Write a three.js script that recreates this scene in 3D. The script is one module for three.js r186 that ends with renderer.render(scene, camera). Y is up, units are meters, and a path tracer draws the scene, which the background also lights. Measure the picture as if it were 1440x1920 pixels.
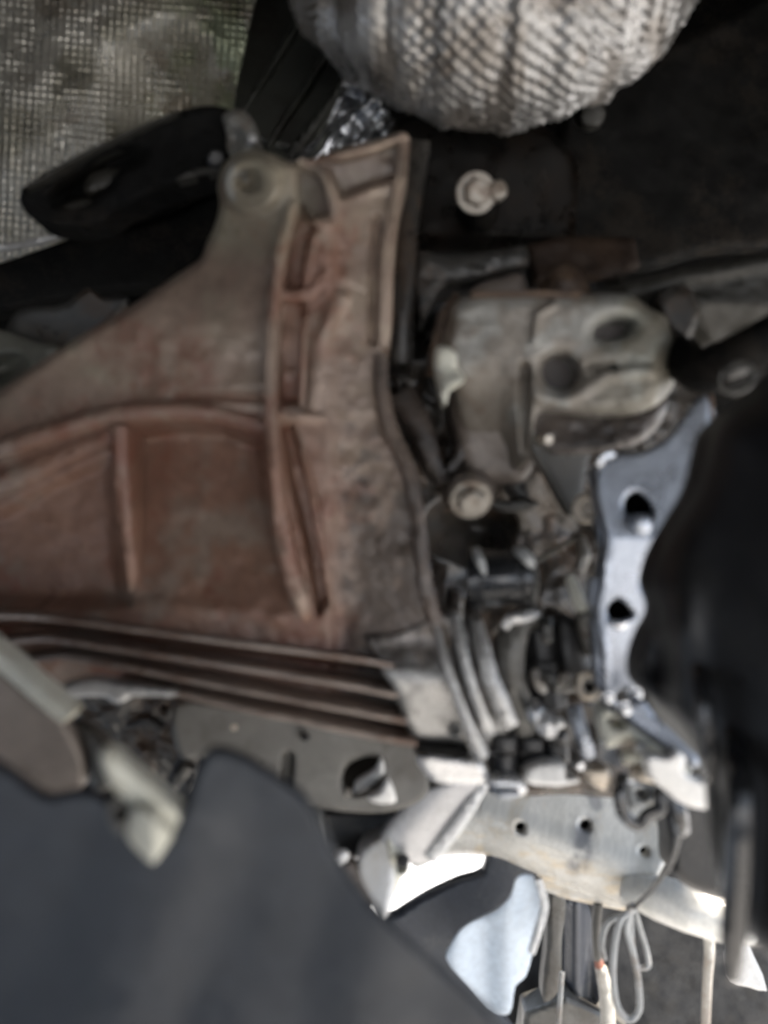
import * as THREE from 'three';
import { mergeGeometries, toCreasedNormals } from 'three/addons/utils/BufferGeometryUtils.js';

// ---------------------------------------------------------------- camera, sky, sun, exposure
const scene = new THREE.Scene();
const FOV = 60, EYE = 1.0, K = Math.tan(FOV * Math.PI / 360) / 960;
const camera = new THREE.PerspectiveCamera(FOV, 768 / 1024, 0.02, 400);
camera.position.set(0, EYE, 0);
camera.lookAt(0, EYE, -1);
camera.focus = 2.5;
camera.userData.fStop = 3.0;

const renderer = new THREE.WebGLRenderer({ antialias: true });
renderer.setSize(768, 1024);
renderer.toneMapping = THREE.LinearToneMapping;
renderer.toneMappingExposure = 3.5;
renderer.shadowMap.enabled = true;

// an even overcast sky, slightly blue, a little brighter towards the zenith
{
  const W = 64, H = 32, a = new Float32Array(W * H * 4);
  for (let j = 0; j < H; j++) for (let i = 0; i < W; i++) {
    const el = ((j + 0.5) / H - 0.5) * Math.PI, up = Math.max(0, Math.sin(el));
    const L = 0.5 + 0.25 * up, o = (j * W + i) * 4;
    a[o] = 0.86 * L; a[o + 1] = 0.98 * L; a[o + 2] = 1.17 * L; a[o + 3] = 1;
  }
  const t = new THREE.DataTexture(a, W, H, THREE.RGBAFormat, THREE.FloatType);
  t.mapping = THREE.EquirectangularReflectionMapping; t.magFilter = THREE.LinearFilter; t.minFilter = THREE.LinearFilter;
  t.needsUpdate = true;
  scene.background = t; scene.environment = t; scene.environmentIntensity = 1; scene.backgroundIntensity = 1;
}
const sun = new THREE.DirectionalLight(0xfff2e2, 5);
sun.position.set(5, 7, -2); sun.target.position.set(0, 0.5, -0.8);
sun.castShadow = true; sun.shadow.radius = 5; sun.shadow.mapSize.set(2048, 2048);
Object.assign(sun.shadow.camera, { left: -6, right: 6, top: 6, bottom: -6, near: 0.1, far: 30 });
scene.add(sun, sun.target);

// ---------------------------------------------------------------- helpers
let seed = 7;
const rnd = () => { seed = (seed * 1664525 + 1013904223) >>> 0; return seed / 4294967296; };
const lerp = (a, b, t) => a + (b - a) * t, clamp = (x, a = 0, b = 1) => Math.min(b, Math.max(a, x));
const ss = (a, b, x) => { const t = clamp((x - a) / (b - a)); return t * t * (3 - 2 * t); };
function hash(x, y, s) { let h = (x * 374761393 + y * 668265263 + s * 2147483647) | 0; h = Math.imul(h ^ (h >>> 13), 1274126177); h ^= h >>> 16; return (h >>> 0) / 4294967296; }
function vnoise(x, y, s = 0, per = 0) {
  const xi = Math.floor(x), yi = Math.floor(y), u = x - xi, v = y - yi, w = t => t * t * (3 - 2 * t);
  const m = n => per ? ((n % per) + per) % per : n;
  return lerp(lerp(hash(m(xi), m(yi), s), hash(m(xi + 1), m(yi), s), w(u)), lerp(hash(m(xi), m(yi + 1), s), hash(m(xi + 1), m(yi + 1), s), w(u)), w(v));
}
function fbm(x, y, s = 0, oct = 4, per = 0) { let f = 0, a = 0.5, n = 0; for (let i = 0; i < oct; i++) { f += a * vnoise(x, y, s + i, per); n += a; x *= 2; y *= 2; per *= 2; a *= 0.55; } return f / n; }
const enc = c => Math.round(255 * clamp(c <= 0.0031308 ? 12.92 * c : 1.055 * Math.pow(c, 1 / 2.4) - 0.055));

// grain: one shared relief map
function greyTex(n, f, rep) {
  const a = new Uint8Array(n * n * 4);
  for (let j = 0; j < n; j++) for (let i = 0; i < n; i++) { const v = Math.round(255 * clamp(f(i / n, j / n))), o = (j * n + i) * 4; a[o] = a[o + 1] = a[o + 2] = v; a[o + 3] = 255; }
  const t = new THREE.DataTexture(a, n, n); t.wrapS = t.wrapT = THREE.RepeatWrapping; t.magFilter = THREE.LinearFilter; t.minFilter = THREE.LinearMipmapLinearFilter; t.generateMipmaps = true; t.repeat.set(rep, rep); t.needsUpdate = true; return t;
}
const castBump = greyTex(512, (u, v) => 0.6 * fbm(u * 96, v * 96, 3, 3, 96) + 0.4 * fbm(u * 16, v * 16, 9, 4, 16), 8);
const wornRough = greyTex(256, (u, v) => 0.55 + 0.75 * (fbm(u * 10, v * 10, 21, 5, 10) - 0.25), 6);
const matCache = {};
// tones a/b mottled with patches of c (stain, rust, dust)
function mat(name, a, b, c, o = {}) {
  if (matCache[name]) return matCache[name];
  const n = 256, px = new Uint8Array(n * n * 4), s = Object.keys(matCache).length * 13 + 5, cover = o.cover ?? 0.4;
  for (let j = 0; j < n; j++) for (let i = 0; i < n; i++) {
    const u = i / n, v = j / n, f1 = fbm(u * 6, v * 6, s, 5, 6), f2 = fbm(u * 5, v * 5, s + 50, 6, 5), f3 = fbm(u * 64, v * 64, s + 80, 2, 64);
    const t = clamp((f1 - 0.5) * 2.2 + 0.5), p = ss(1 - cover - 0.12, 1 - cover + 0.12, f2 + (f3 - 0.5) * 0.25), g = 0.86 + 0.28 * f3, k = (j * n + i) * 4;
    for (let q = 0; q < 3; q++) px[k + q] = enc(lerp(lerp(a[q], b[q], t), c[q], p) * g);
    px[k + 3] = 255;
  }
  const t = new THREE.DataTexture(px, n, n); t.colorSpace = THREE.SRGBColorSpace; t.wrapS = t.wrapT = THREE.RepeatWrapping;
  t.magFilter = THREE.LinearFilter; t.minFilter = THREE.LinearMipmapLinearFilter; t.generateMipmaps = true; t.repeat.set(o.rep ?? 4, o.rep ?? 4); t.needsUpdate = true;
  const m = new THREE.MeshPhysicalMaterial({ map: t, roughness: o.rough ?? 0.6, metalness: o.metal ?? 0, bumpMap: castBump, bumpScale: o.bump ?? 0.0004, side: THREE.DoubleSide, vertexColors: !!o.vc, clearcoat: o.coat ?? 0, clearcoatRoughness: 0.25 });
  if (o.worn !== false) m.roughnessMap = wornRough;
  if (o.spec) m.specularIntensity = o.spec;
  m.name = name; return matCache[name] = m;
}

// a point given by where the photograph shows it and how far away it stands
const P = (x, y, d) => new THREE.Vector3((x - 720) * K * d, EYE - (y - 960) * K * d, -d);

function finishUV(g) {
  const p = g.attributes.position, uv = new Float32Array(p.count * 2);
  for (let i = 0; i < p.count; i++) { uv[2 * i] = p.getX(i) + 0.37 * p.getZ(i); uv[2 * i + 1] = p.getY(i) + 0.53 * p.getZ(i); }
  g.setAttribute('uv', new THREE.BufferAttribute(uv, 2)); return g;
}
function segDist(px, py, ax, ay, bx, by) {
  const dx = bx - ax, dy = by - ay, t = clamp(((px - ax) * dx + (py - ay) * dy) / (dx * dx + dy * dy || 1));
  const qx = ax + dx * t, qy = ay + dy * t; return [Math.hypot(px - qx, py - qy), qx, qy];
}
function nearest(poly, x, y) { let b = [1e9]; for (let i = 0, n = poly.length; i < n; i++) { const q = poly[(i + 1) % n], r = segDist(x, y, poly[i][0], poly[i][1], q[0], q[1]); if (r[0] < b[0]) b = r; } return b; }
function inside(poly, x, y) { let c = false; for (let i = 0, j = poly.length - 1; i < poly.length; j = i++) { const [a, b] = poly[i], [e, f] = poly[j]; if ((b > y) !== (f > y) && x < (e - a) * (y - b) / (f - b) + a) c = !c; } return c; }
const sdf = (poly, x, y) => (inside(poly, x, y) ? 1 : -1) * nearest(poly, x, y)[0];
// 1 within the outline, 0 outside, with an edge w wide
const within = (poly, x, y, w = 12) => ss(-w / 2, w / 2, sdf(poly, x, y));
const bump = (x, y, cx, cy, rx, ry = rx, rot = 0) => { const c = Math.cos(rot), s = Math.sin(rot), u = ((x - cx) * c + (y - cy) * s) / rx, v = (-(x - cx) * s + (y - cy) * c) / ry; return Math.max(0, 1 - u * u - v * v); };
const soft = (...a) => { const b = bump(...a); return b * b; };
const gauss = (x, y, cx, cy, rx, ry) => Math.exp(-(((x - cx) / rx) ** 2 + ((y - cy) / ry) ** 2));
const line = (x, y, pts) => { let b = 1e9; for (let i = 0; i + 1 < pts.length; i++) b = Math.min(b, segDist(x, y, ...pts[i], ...pts[i + 1])[0]); return b; };
function smoothPoly(pts, n = 6, closed = true) {
  const c = new THREE.CatmullRomCurve3(pts.map(p => new THREE.Vector3(p[0], p[1], 0)), closed, 'centripetal');
  return c.getPoints(pts.length * n).slice(0, closed ? -1 : undefined).map(p => [p.x, p.y]);
}
const ellipse = (cx, cy, rx, ry = rx, rot = 0, n = 28) => Array.from({ length: n }, (_, i) => { const a = i / n * 2 * Math.PI, c = Math.cos(rot), s = Math.sin(rot), u = rx * Math.cos(a), v = ry * Math.sin(a); return [cx + u * c - v * s, cy + u * s + v * c]; });

// a solid of the given outline whose front is a sculpted surface (depth in metres), with rounded rim, walls and a back
function solid(outline, depth, o = {}) {
  const poly = o.smooth === false ? outline : smoothPoly(outline, o.smooth || 5), holes = o.holes || [], cell = o.cell || 6, thick = o.thick ?? 0.02, r = o.round ?? 0.004;
  const D = typeof depth === 'function' ? depth : () => depth;
  let x0 = 1e9, y0 = 1e9, x1 = -1e9, y1 = -1e9; for (const [x, y] of poly) { x0 = Math.min(x0, x); x1 = Math.max(x1, x); y0 = Math.min(y0, y); y1 = Math.max(y1, y); }
  const nx = Math.max(2, Math.ceil((x1 - x0) / cell)), ny = Math.max(2, Math.ceil((y1 - y0) / cell)), keep = new Uint8Array(nx * ny);
  const X = i => x0 + (x1 - x0) * i / nx, Y = j => y0 + (y1 - y0) * j / ny;
  for (let j = 0; j < ny; j++) for (let i = 0; i < nx; i++) { const x = (X(i) + X(i + 1)) / 2, y = (Y(j) + Y(j + 1)) / 2; keep[j * nx + i] = inside(poly, x, y) && !holes.some(h => inside(h, x, y)) ? 1 : 0; }
  const at = (i, j) => i >= 0 && j >= 0 && i < nx && j < ny && keep[j * nx + i], id = new Int32Array((nx + 1) * (ny + 1)).fill(-1), xy = [], rims = [poly, ...holes];
  const vid = (i, j) => {
    const k = j * (nx + 1) + i; if (id[k] >= 0) return id[k];
    let x = X(i), y = Y(j);
    if (!(at(i, j) && at(i - 1, j) && at(i, j - 1) && at(i - 1, j - 1))) { let b = [1e9]; for (const h of rims) { const q = nearest(h, x, y); if (q[0] < b[0]) b = q; } x = b[1]; y = b[2]; }
    xy.push([x, y]); return id[k] = xy.length - 1;
  };
  const idx = [], edges = [];
  for (let j = 0; j < ny; j++) for (let i = 0; i < nx; i++) if (at(i, j)) {
    const a = vid(i, j), b = vid(i + 1, j), c = vid(i + 1, j + 1), d = vid(i, j + 1);
    idx.push(a, d, c, a, c, b);
    if (!at(i, j - 1)) edges.push([b, a]); if (!at(i, j + 1)) edges.push([d, c]); if (!at(i - 1, j)) edges.push([a, d]); if (!at(i + 1, j)) edges.push([c, b]);
  }
  const n = xy.length, pos = [], col = [];
  const fr = xy.map(([x, y]) => { let d = D(x, y); if (r > 0) { let e = 1e9; for (const h of rims) e = Math.min(e, nearest(h, x, y)[0]); e *= K * d; if (e < r) d += r - Math.sqrt(Math.max(0, r * r - (r - e) * (r - e))); } return [x, y, d]; });
  const front = fr.map(([x, y, d]) => P(x, y, d)), back = front.map(p => new THREE.Vector3(p.x, p.y, p.z - thick));
  for (const p of front) pos.push(p.x, p.y, p.z);
  for (const p of back) pos.push(p.x, p.y, p.z);
  const full = idx.slice(); for (let k = 0; k < idx.length; k += 3) full.push(idx[k] + n, idx[k + 2] + n, idx[k + 1] + n);
  const colOf = q => o.color ? o.color(xy[q][0], xy[q][1]) : [1, 1, 1];
  for (let q = 0; q < n; q++) col.push(...colOf(q)); for (let q = 0; q < n; q++) col.push(...colOf(q));
  for (const [a, b] of edges) { const s = pos.length / 3; for (const p of [front[a], front[b], back[b], back[a]]) pos.push(p.x, p.y, p.z); for (const q of [a, b, b, a]) col.push(...colOf(q)); full.push(s, s + 1, s + 2, s, s + 2, s + 3); }
  const g = new THREE.BufferGeometry(); g.setAttribute('position', new THREE.Float32BufferAttribute(pos, 3)); g.setAttribute('color', new THREE.Float32BufferAttribute(col, 3)); g.setIndex(full); g.computeVertexNormals();
  return finishUV(g);
}
const white = g => { if (!g.attributes.color) g.setAttribute('color', new THREE.Float32BufferAttribute(new Float32Array(g.attributes.position.count * 3).fill(1), 3)); return g; };

// a rib: rounded bar that follows a path [x, y, depth of its top, width in photo pixels] and reaches `deep` metres back
function ribGeo(path, deep, o = {}) {
  const pts = path.map(p => new THREE.Vector3(p[0], p[1], p[2] * 1000)), c = new THREE.CatmullRomCurve3(pts, false, 'centripetal'), N = o.n || path.length * 8, prof = [], M = 6;
  for (let i = 0; i <= M; i++) { const a = Math.PI * (i / M), q = o.flat ?? 0.55; prof.push([-Math.sign(Math.cos(a)) * Math.pow(Math.abs(Math.cos(a)), q), Math.pow(Math.sin(a), q)]); }
  const sec = [[-1, null], ...prof, [1, null]], pos = [], idx = [], col = [], S = sec.length;
  for (let k = 0; k <= N; k++) {
    const t = k / N, p = c.getPoint(t), tg = c.getTangent(t), l = Math.hypot(tg.x, tg.y) || 1, nx = -tg.y / l, ny = tg.x / l, f = t * (path.length - 1), fi = Math.min(path.length - 2, Math.floor(f)), w = lerp(path[fi][3], path[fi + 1][3], f - fi) / 2, d = p.z / 1000;
    const end = o.taper ? Math.sqrt(clamp(Math.min(t, 1 - t) / o.taper, 0.02, 1)) : 1, ww = w * end;
    for (const [u, v] of sec) { const q = P(p.x - nx * u * ww, p.y - ny * u * ww, d), R = w * K * d; q.z += v === null ? -deep : -R + R * v; pos.push(q.x, q.y, q.z); col.push(...(o.color ? o.color(p.x - nx * u * ww, p.y - ny * u * ww) : [1, 1, 1])); }
    if (k) for (let s = 0; s + 1 < S; s++) { const a = (k - 1) * S + s, b = a + S; idx.push(a, a + 1, b + 1, a, b + 1, b); }
  }
  for (const e of [0, N]) { const b0 = pos.length / 3; for (let s = 0; s < S; s++) { const k = (e * S + s) * 3; pos.push(pos[k], pos[k + 1], pos[k + 2]); col.push(col[k], col[k + 1], col[k + 2]); } for (let s = 1; s + 1 < S; s++) e ? idx.push(b0, b0 + s + 1, b0 + s) : idx.push(b0, b0 + s, b0 + s + 1); }
  let g = new THREE.BufferGeometry(); g.setAttribute('position', new THREE.Float32BufferAttribute(pos, 3)); if (o.color) g.setAttribute('color', new THREE.Float32BufferAttribute(col, 3)); g.setIndex(idx); g = toCreasedNormals(g, 1.0);
  return finishUV(g);
}
// a round bar or hose through points [x, y, depth, radius in photo pixels], ends rounded over
function hose(path, o = {}) {
  const c = new THREE.CatmullRomCurve3(path.map(p => P(p[0], p[1], p[2])), !!o.closed, 'centripetal'), N = o.n || path.length * 8, M = o.m || 16;
  const F = c.computeFrenetFrames(N, !!o.closed), pos = [], idx = [], rad = t => { const f = t * (path.length - (o.closed ? 0 : 1)), L = path.length, i = Math.floor(f) % L, j = o.closed ? (i + 1) % L : Math.min(L - 1, i + 1); return lerp(path[i][3] * K * path[i][2], path[j][3] * K * path[j][2], f - Math.floor(f)); };
  const rings = []; const e = o.bevel ?? 0.25;
  if (!o.closed) { rings.push([0, 0, 0], [0, 1 - e, 0], [0, 1 - e * 0.3, e * 0.3]); }
  for (let k = 0; k <= N; k++) rings.push([k / N, 1, k === 0 && !o.closed ? e : k === N && !o.closed ? -e : 0]);
  if (!o.closed) { rings.push([1, 1 - e * 0.3, -e * 0.3], [1, 1 - e, 0], [1, 0, 0]); }
  rings.forEach(([t, s, off], q) => {
    const k = Math.round(t * N), p = c.getPoint(t), R = rad(Math.min(t, 0.99999)), nn = F.normals[k], bb = F.binormals[k], tt = F.tangents[k];
    for (let i = 0; i < M; i++) { const a = i / M * 2 * Math.PI; pos.push(...[0, 1, 2].map(x => p.getComponent(x) + R * s * (Math.cos(a) * nn.getComponent(x) + Math.sin(a) * bb.getComponent(x)) + off * R * tt.getComponent(x))); }
    if (q) for (let i = 0; i < M; i++) { const a = (q - 1) * M + i, b = (q - 1) * M + (i + 1) % M; idx.push(a, b, b + M, a, b + M, a + M); }
  });
  let g = new THREE.BufferGeometry(); g.setAttribute('position', new THREE.Float32BufferAttribute(pos, 3)); g.setIndex(idx); g = toCreasedNormals(g, 0.9);
  return finishUV(g);
}
// a turned body: profile [along, radius] in photo pixels, along the axis from a to b (each [x, y, depth])
function turned(a, b, prof, m = 28) {
  const A = P(...a), B = P(...b), s = K * (a[2] + b[2]) / 2, L = A.distanceTo(B), lo = prof[0][0], hi = Math.max(...prof.map(p => p[0]));
  const g = new THREE.LatheGeometry(prof.map(([t, r]) => new THREE.Vector2(Math.max(r, 0.01) * s, (t - lo) / (hi - lo) * L)), m);
  g.applyQuaternion(new THREE.Quaternion().setFromUnitVectors(new THREE.Vector3(0, 1, 0), B.clone().sub(A).normalize())); g.translate(A.x, A.y, A.z);
  g.deleteAttribute('uv'); return finishUV(toCreasedNormals(g, 0.7));
}

const names = {};
function numbered(n) { const k = names[n] = (names[n] ?? -1) + 1; return k ? `${n}_${String(k).padStart(3, '0')}` : n; }
function thing(name, label, category, group) { const o = new THREE.Group(); o.name = numbered(name); o.userData = { label, category }; if (group) o.userData.group = group; scene.add(o); return o; }
function part(parent, name, geo, m, label) {
  if (m.vertexColors) white(geo); else geo.deleteAttribute('color');
  const o = new THREE.Mesh(geo, m); o.name = name; o.castShadow = o.receiveShadow = true; if (label) o.userData.label = label; parent.add(o); return o;
}
function single(name, geo, m, label, category, group) { const o = part(scene, numbered(name), geo, m); o.userData = { label, category }; if (group) o.userData.group = group; return o; }
function structure(name, geo, m, label) { const o = part(scene, name, geo, m); o.userData = { kind: 'structure', label }; return o; }
// a hexagon bolt head on its washer, facing the direction `dir`
function bolt(parent, x, y, d, r, m, o = {}) {
  const s = K * d, R = r * s, dir = new THREE.Vector3(...(o.dir || [0.05, -0.1, 1])).normalize(), q = new THREE.Quaternion().setFromUnitVectors(new THREE.Vector3(0, 1, 0), dir), c = P(x, y, d);
  const put = g => { g.applyQuaternion(q); g.translate(c.x, c.y, c.z); g.deleteAttribute('uv'); return finishUV(toCreasedNormals(g, 0.5)); };
  const hex = new THREE.CylinderGeometry(R * 0.78, R * 0.86, R * 0.7, 6); hex.rotateY(o.turn || 0.3); hex.translate(0, R * 0.5, 0);
  const top = new THREE.CylinderGeometry(R * 0.6, R * 0.78, R * 0.1, 6); top.rotateY(o.turn || 0.3); top.translate(0, R * 0.9, 0);
  const b = part(parent, o.name || 'bolt', put(mergeGeometries([hex, top])), m);
  const w = new THREE.LatheGeometry([[0, 0], [R * 1.12, 0], [R * 1.18, R * 0.06], [R * 1.12, R * 0.2], [0, R * 0.22]].map(p => new THREE.Vector2(...p)), 24);
  part(b, 'washer', put(w), o.wm || m); return b;
}

// ---------------------------------------------------------------- materials
const brownAlu = mat('brown', [0.232, 0.17, 0.135], [0.29, 0.22, 0.172], [0.19, 0.108, 0.08], { rough: 0.52, metal: 0.12, vc: true, rep: 3, cover: 0.38 });
const dirtyAlu = mat('dirty', [0.30, 0.28, 0.25], [0.42, 0.40, 0.37], [0.16, 0.13, 0.105], { rough: 0.5, metal: 0.35, vc: true, cover: 0.36 });
const mountAlu = mat('mount', [0.20, 0.197, 0.182], [0.265, 0.26, 0.24], [0.13, 0.112, 0.092], { rough: 0.6, metal: 0.1, vc: true, cover: 0.35 });
const bareAlu = mat('bare', [0.48, 0.473, 0.46], [0.56, 0.553, 0.54], [0.28, 0.265, 0.25], { rough: 0.42, metal: 0.35, vc: true, cover: 0.35 });
const cleanAlu = mat('clean', [0.60, 0.605, 0.615], [0.67, 0.67, 0.675], [0.42, 0.41, 0.40], { rough: 0.38, metal: 0.5, cover: 0.25 });
const blueSteel = mat('steel', [0.30, 0.325, 0.37], [0.35, 0.375, 0.42], [0.22, 0.235, 0.265], { rough: 0.42, metal: 0.65, cover: 0.25, bump: 0.0002 });
const foil = mat('foil', [0.43, 0.42, 0.405], [0.55, 0.54, 0.525], [0.29, 0.262, 0.235], { rough: 0.42, metal: 0.6, cover: 0.38, rep: 5, bump: 0.0003, vc: true });
const brightFoil = mat('bright_foil', [0.54, 0.56, 0.59], [0.62, 0.63, 0.65], [0.4, 0.4, 0.41], { rough: 0.3, metal: 0.9, cover: 0.2 });
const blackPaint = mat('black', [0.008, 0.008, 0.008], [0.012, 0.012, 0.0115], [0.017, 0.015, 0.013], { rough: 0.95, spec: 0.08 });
const darkSteel = mat('dark_steel', [0.045, 0.044, 0.042], [0.07, 0.068, 0.063], [0.06, 0.046, 0.036], { rough: 0.5, metal: 0.3 });
const greaseBlock = mat('grease', [0.024, 0.0225, 0.0205], [0.042, 0.039, 0.035], [0.05, 0.037, 0.028], { rough: 0.42, metal: 0.1, vc: true, cover: 0.45 });
const rubber = mat('rubber', [0.012, 0.012, 0.013], [0.017, 0.017, 0.018], [0.024, 0.023, 0.022], { rough: 0.55, bump: 0.0002 });
const glossBlack = mat('gloss', [0.012, 0.013, 0.015], [0.018, 0.019, 0.021], [0.024, 0.025, 0.027], { rough: 0.22, bump: 0.0001, coat: 0.6 });
const trayPlastic = mat('tray', [0.021, 0.0255, 0.033], [0.027, 0.0315, 0.040], [0.030, 0.034, 0.041], { rough: 0.6, cover: 0.3, rep: 2 });
const oliveSteel = mat('olive', [0.10, 0.098, 0.08], [0.14, 0.135, 0.11], [0.075, 0.066, 0.05], { rough: 0.6, metal: 0.1 });
const rust = mat('rust', [0.07, 0.045, 0.029], [0.105, 0.07, 0.046], [0.042, 0.026, 0.018], { rough: 0.85, cover: 0.45, rep: 8 });
const zinc = mat('zinc', [0.46, 0.40, 0.33], [0.55, 0.49, 0.41], [0.30, 0.23, 0.16], { rough: 0.4, metal: 0.45, cover: 0.25, rep: 10 });
const paleCast = mat('pale', [0.55, 0.54, 0.46], [0.64, 0.63, 0.55], [0.40, 0.37, 0.29], { rough: 0.6, cover: 0.3, rep: 8 });
const whitePaint = mat('white', [0.60, 0.60, 0.59], [0.67, 0.67, 0.66], [0.50, 0.48, 0.44], { rough: 0.4, cover: 0.2 });
const bluePlastic = mat('bluewhite', [0.48, 0.56, 0.65], [0.56, 0.64, 0.725], [0.45, 0.51, 0.57], { rough: 0.45, cover: 0.25 });
const beamPaint = mat('beam', [0.58, 0.565, 0.52], [0.65, 0.635, 0.59], [0.50, 0.455, 0.38], { rough: 0.38, vc: true, cover: 0.28, rep: 5 });
const creamPaint = mat('cream', [0.72, 0.71, 0.66], [0.78, 0.77, 0.73], [0.60, 0.54, 0.44], { rough: 0.3, cover: 0.25, rep: 6 });
const darkPanel = mat('panel', [0.02, 0.021, 0.023], [0.032, 0.033, 0.034], [0.016, 0.016, 0.016], { rough: 0.8, rep: 6 });
const boltSteel = mat('bolt', [0.27, 0.245, 0.21], [0.34, 0.31, 0.27], [0.17, 0.13, 0.10], { rough: 0.5, metal: 0.2, cover: 0.4, rep: 12 });
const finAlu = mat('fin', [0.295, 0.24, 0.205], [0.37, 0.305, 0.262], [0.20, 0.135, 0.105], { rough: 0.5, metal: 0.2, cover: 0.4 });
const railSteel = mat('rail', [0.046, 0.048, 0.041], [0.06, 0.062, 0.052], [0.035, 0.033, 0.028], { rough: 0.55, metal: 0.2 });
const webIron = mat('web', [0.062, 0.05, 0.043], [0.09, 0.073, 0.062], [0.04, 0.033, 0.029], { rough: 0.5 });
const greasyBrown = mat('greasy_brown', [0.12, 0.092, 0.075], [0.17, 0.132, 0.108], [0.07, 0.056, 0.048], { rough: 0.42, cover: 0.45 });
const armAlu = mat('arm', [0.40, 0.40, 0.41], [0.46, 0.46, 0.465], [0.30, 0.29, 0.28], { rough: 0.42, metal: 0.35, cover: 0.3 });
const dimSteel = mat('dim', [0.021, 0.0205, 0.017], [0.033, 0.0315, 0.0265], [0.022, 0.02, 0.016], { rough: 0.7 });
const darkRust = mat('dark_rust', [0.028, 0.018, 0.013], [0.042, 0.027, 0.018], [0.017, 0.012, 0.010], { rough: 0.95, spec: 0.4 });
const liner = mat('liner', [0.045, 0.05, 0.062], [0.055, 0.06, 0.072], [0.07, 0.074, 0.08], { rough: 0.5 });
const greyPlate = mat('plate', [0.085, 0.083, 0.077], [0.115, 0.112, 0.103], [0.062, 0.057, 0.05], { rough: 0.55, metal: 0.2 });
const brownPlate = mat('brown_plate', [0.16, 0.135, 0.118], [0.205, 0.175, 0.152], [0.12, 0.098, 0.082], { rough: 0.6 });
const concrete = mat('concrete', [0.50, 0.505, 0.51], [0.56, 0.565, 0.57], [0.42, 0.42, 0.42], { rough: 0.9, rep: 0.5, bump: 0.002 });
const wireMat = mat('wire', [0.30, 0.31, 0.31], [0.38, 0.39, 0.39], [0.22, 0.2, 0.18], { rough: 0.45 });
const beigePost = mat('post', [0.44, 0.42, 0.38], [0.52, 0.5, 0.45], [0.33, 0.29, 0.25], { rough: 0.6 });

// ---------------------------------------------------------------- setting: ground, car floor with added light-blocking panels, bulkhead behind
{
  const g = new THREE.PlaneGeometry(60, 60, 8, 8); g.rotateX(-Math.PI / 2); g.deleteAttribute('uv'); 
  const p = g.attributes.position, uv = []; for (let i = 0; i < p.count; i++) uv.push(p.getX(i), p.getZ(i)); g.setAttribute('uv', new THREE.Float32BufferAttribute(uv, 2));
  structure('ground', g, concrete, 'pale concrete ground outside the car, seen through the gap');
}
const box = (x0, x1, y0, y1, z0, z1) => { const g = new THREE.BoxGeometry(x1 - x0, y1 - y0, z1 - z0); g.translate((x0 + x1) / 2, (y0 + y1) / 2, (z0 + z1) / 2); g.deleteAttribute('uv'); return finishUV(g); };
structure('car_floor_and_blockers', mergeGeometries([box(-1.3, 1.3, 1.86, 1.92, -1.75, 0.2), box(-1.3, 1.3, 1.3, 1.36, 0.2, 3.2), box(-1.3, 1.3, 1.36, 1.86, 0.2, 0.26), box(-1.36, -1.3, 0.4, 1.92, -1.75, 3.2), box(0.85, 0.9, 1.2, 1.86, -1.75, 0.2)]), blackPaint, 'black underside of the car above the gearbox, with unseen panels added to block light');  // unseen left wall, right sill and lower rear floor added to block light
{
  // bulkhead: ends above the gap through which the ground outside shows
  const b = [[-800, -800], [1700, -700], [1700, 1560], [1250, 1560], [700, 1540], [640, 1640], [620, 2150], [-900, 2150], [-900, -700]];
  structure('bulkhead', solid(b, (x, y) => 1.42 + 0.02 * fbm(x / 160, y / 160, 5), { smooth: false, cell: 40, thick: 0.03, round: 0 }), blackPaint, 'dark bulkhead behind the engine and gearbox');
}
// ---------------------------------------------------------------- OBJECTS
// ---- foil heat shield of the tunnel, embossed with fine dimples
{
  const t = thing('heat_shield', 'dimpled grey foil heat shield lining the tunnel behind the black mount arm, upper left', 'heat shield');
  const o = [[-110, -110], [250, -110], [490, -110], [468, 40], [445, 150], [420, 260], [300, 370], [120, 450], [-110, 490]];
  const D = (x, y) => {
    const sag = -0.035 * soft(x, y, 60, 240, 240, 300) + 0.05 * soft(x, y, 330, 200, 150, 190, -0.5) - 0.02 * soft(x, y, 250, 20, 190, 150);
    const wob = 5 * fbm(x / 60, y / 60, 4), u = x + 0.04 * y + wob, v = y - 0.1 * x + wob, s = 13.5;
    const dim = Math.cos(u / s * 2 * Math.PI) * 0.0009 + Math.cos(v / s * 2 * Math.PI) * 0.0007 * (0.4 + 0.6 * ss(0.35, 0.6, fbm(x / 50, y / 50, 12)));
    return 1.02 + sag + 0.00012 * (y - 200) + dim + 0.012 * (fbm(x / 90, y / 90, 2) - 0.5);
  };
  part(t, 'shield_sheet', solid(o, D, { cell: 2.7, thick: 0.004, round: 0.002, color: (x, y) => { const g = ss(0.42, 0.62, fbm(x / 55, y / 55, 33)) * ss(250, 420, x), q = ss(0.44, 0.62, fbm(x / 70, y / 60, 35, 5)); return [(0.86 - 0.2 * g) * (1 - 0.34 * q), (0.84 - 0.1 * g) * (1 - 0.35 * q), (0.76 - 0.22 * g) * (1 - 0.4 * q)]; } }), foil);
  part(t, 'folded_rim', ribGeo([[-110, 478, 1.0, 10], [60, 452, 1.0, 10], [200, 412, 1.0, 10]], 0.01), foil);
}
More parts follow.
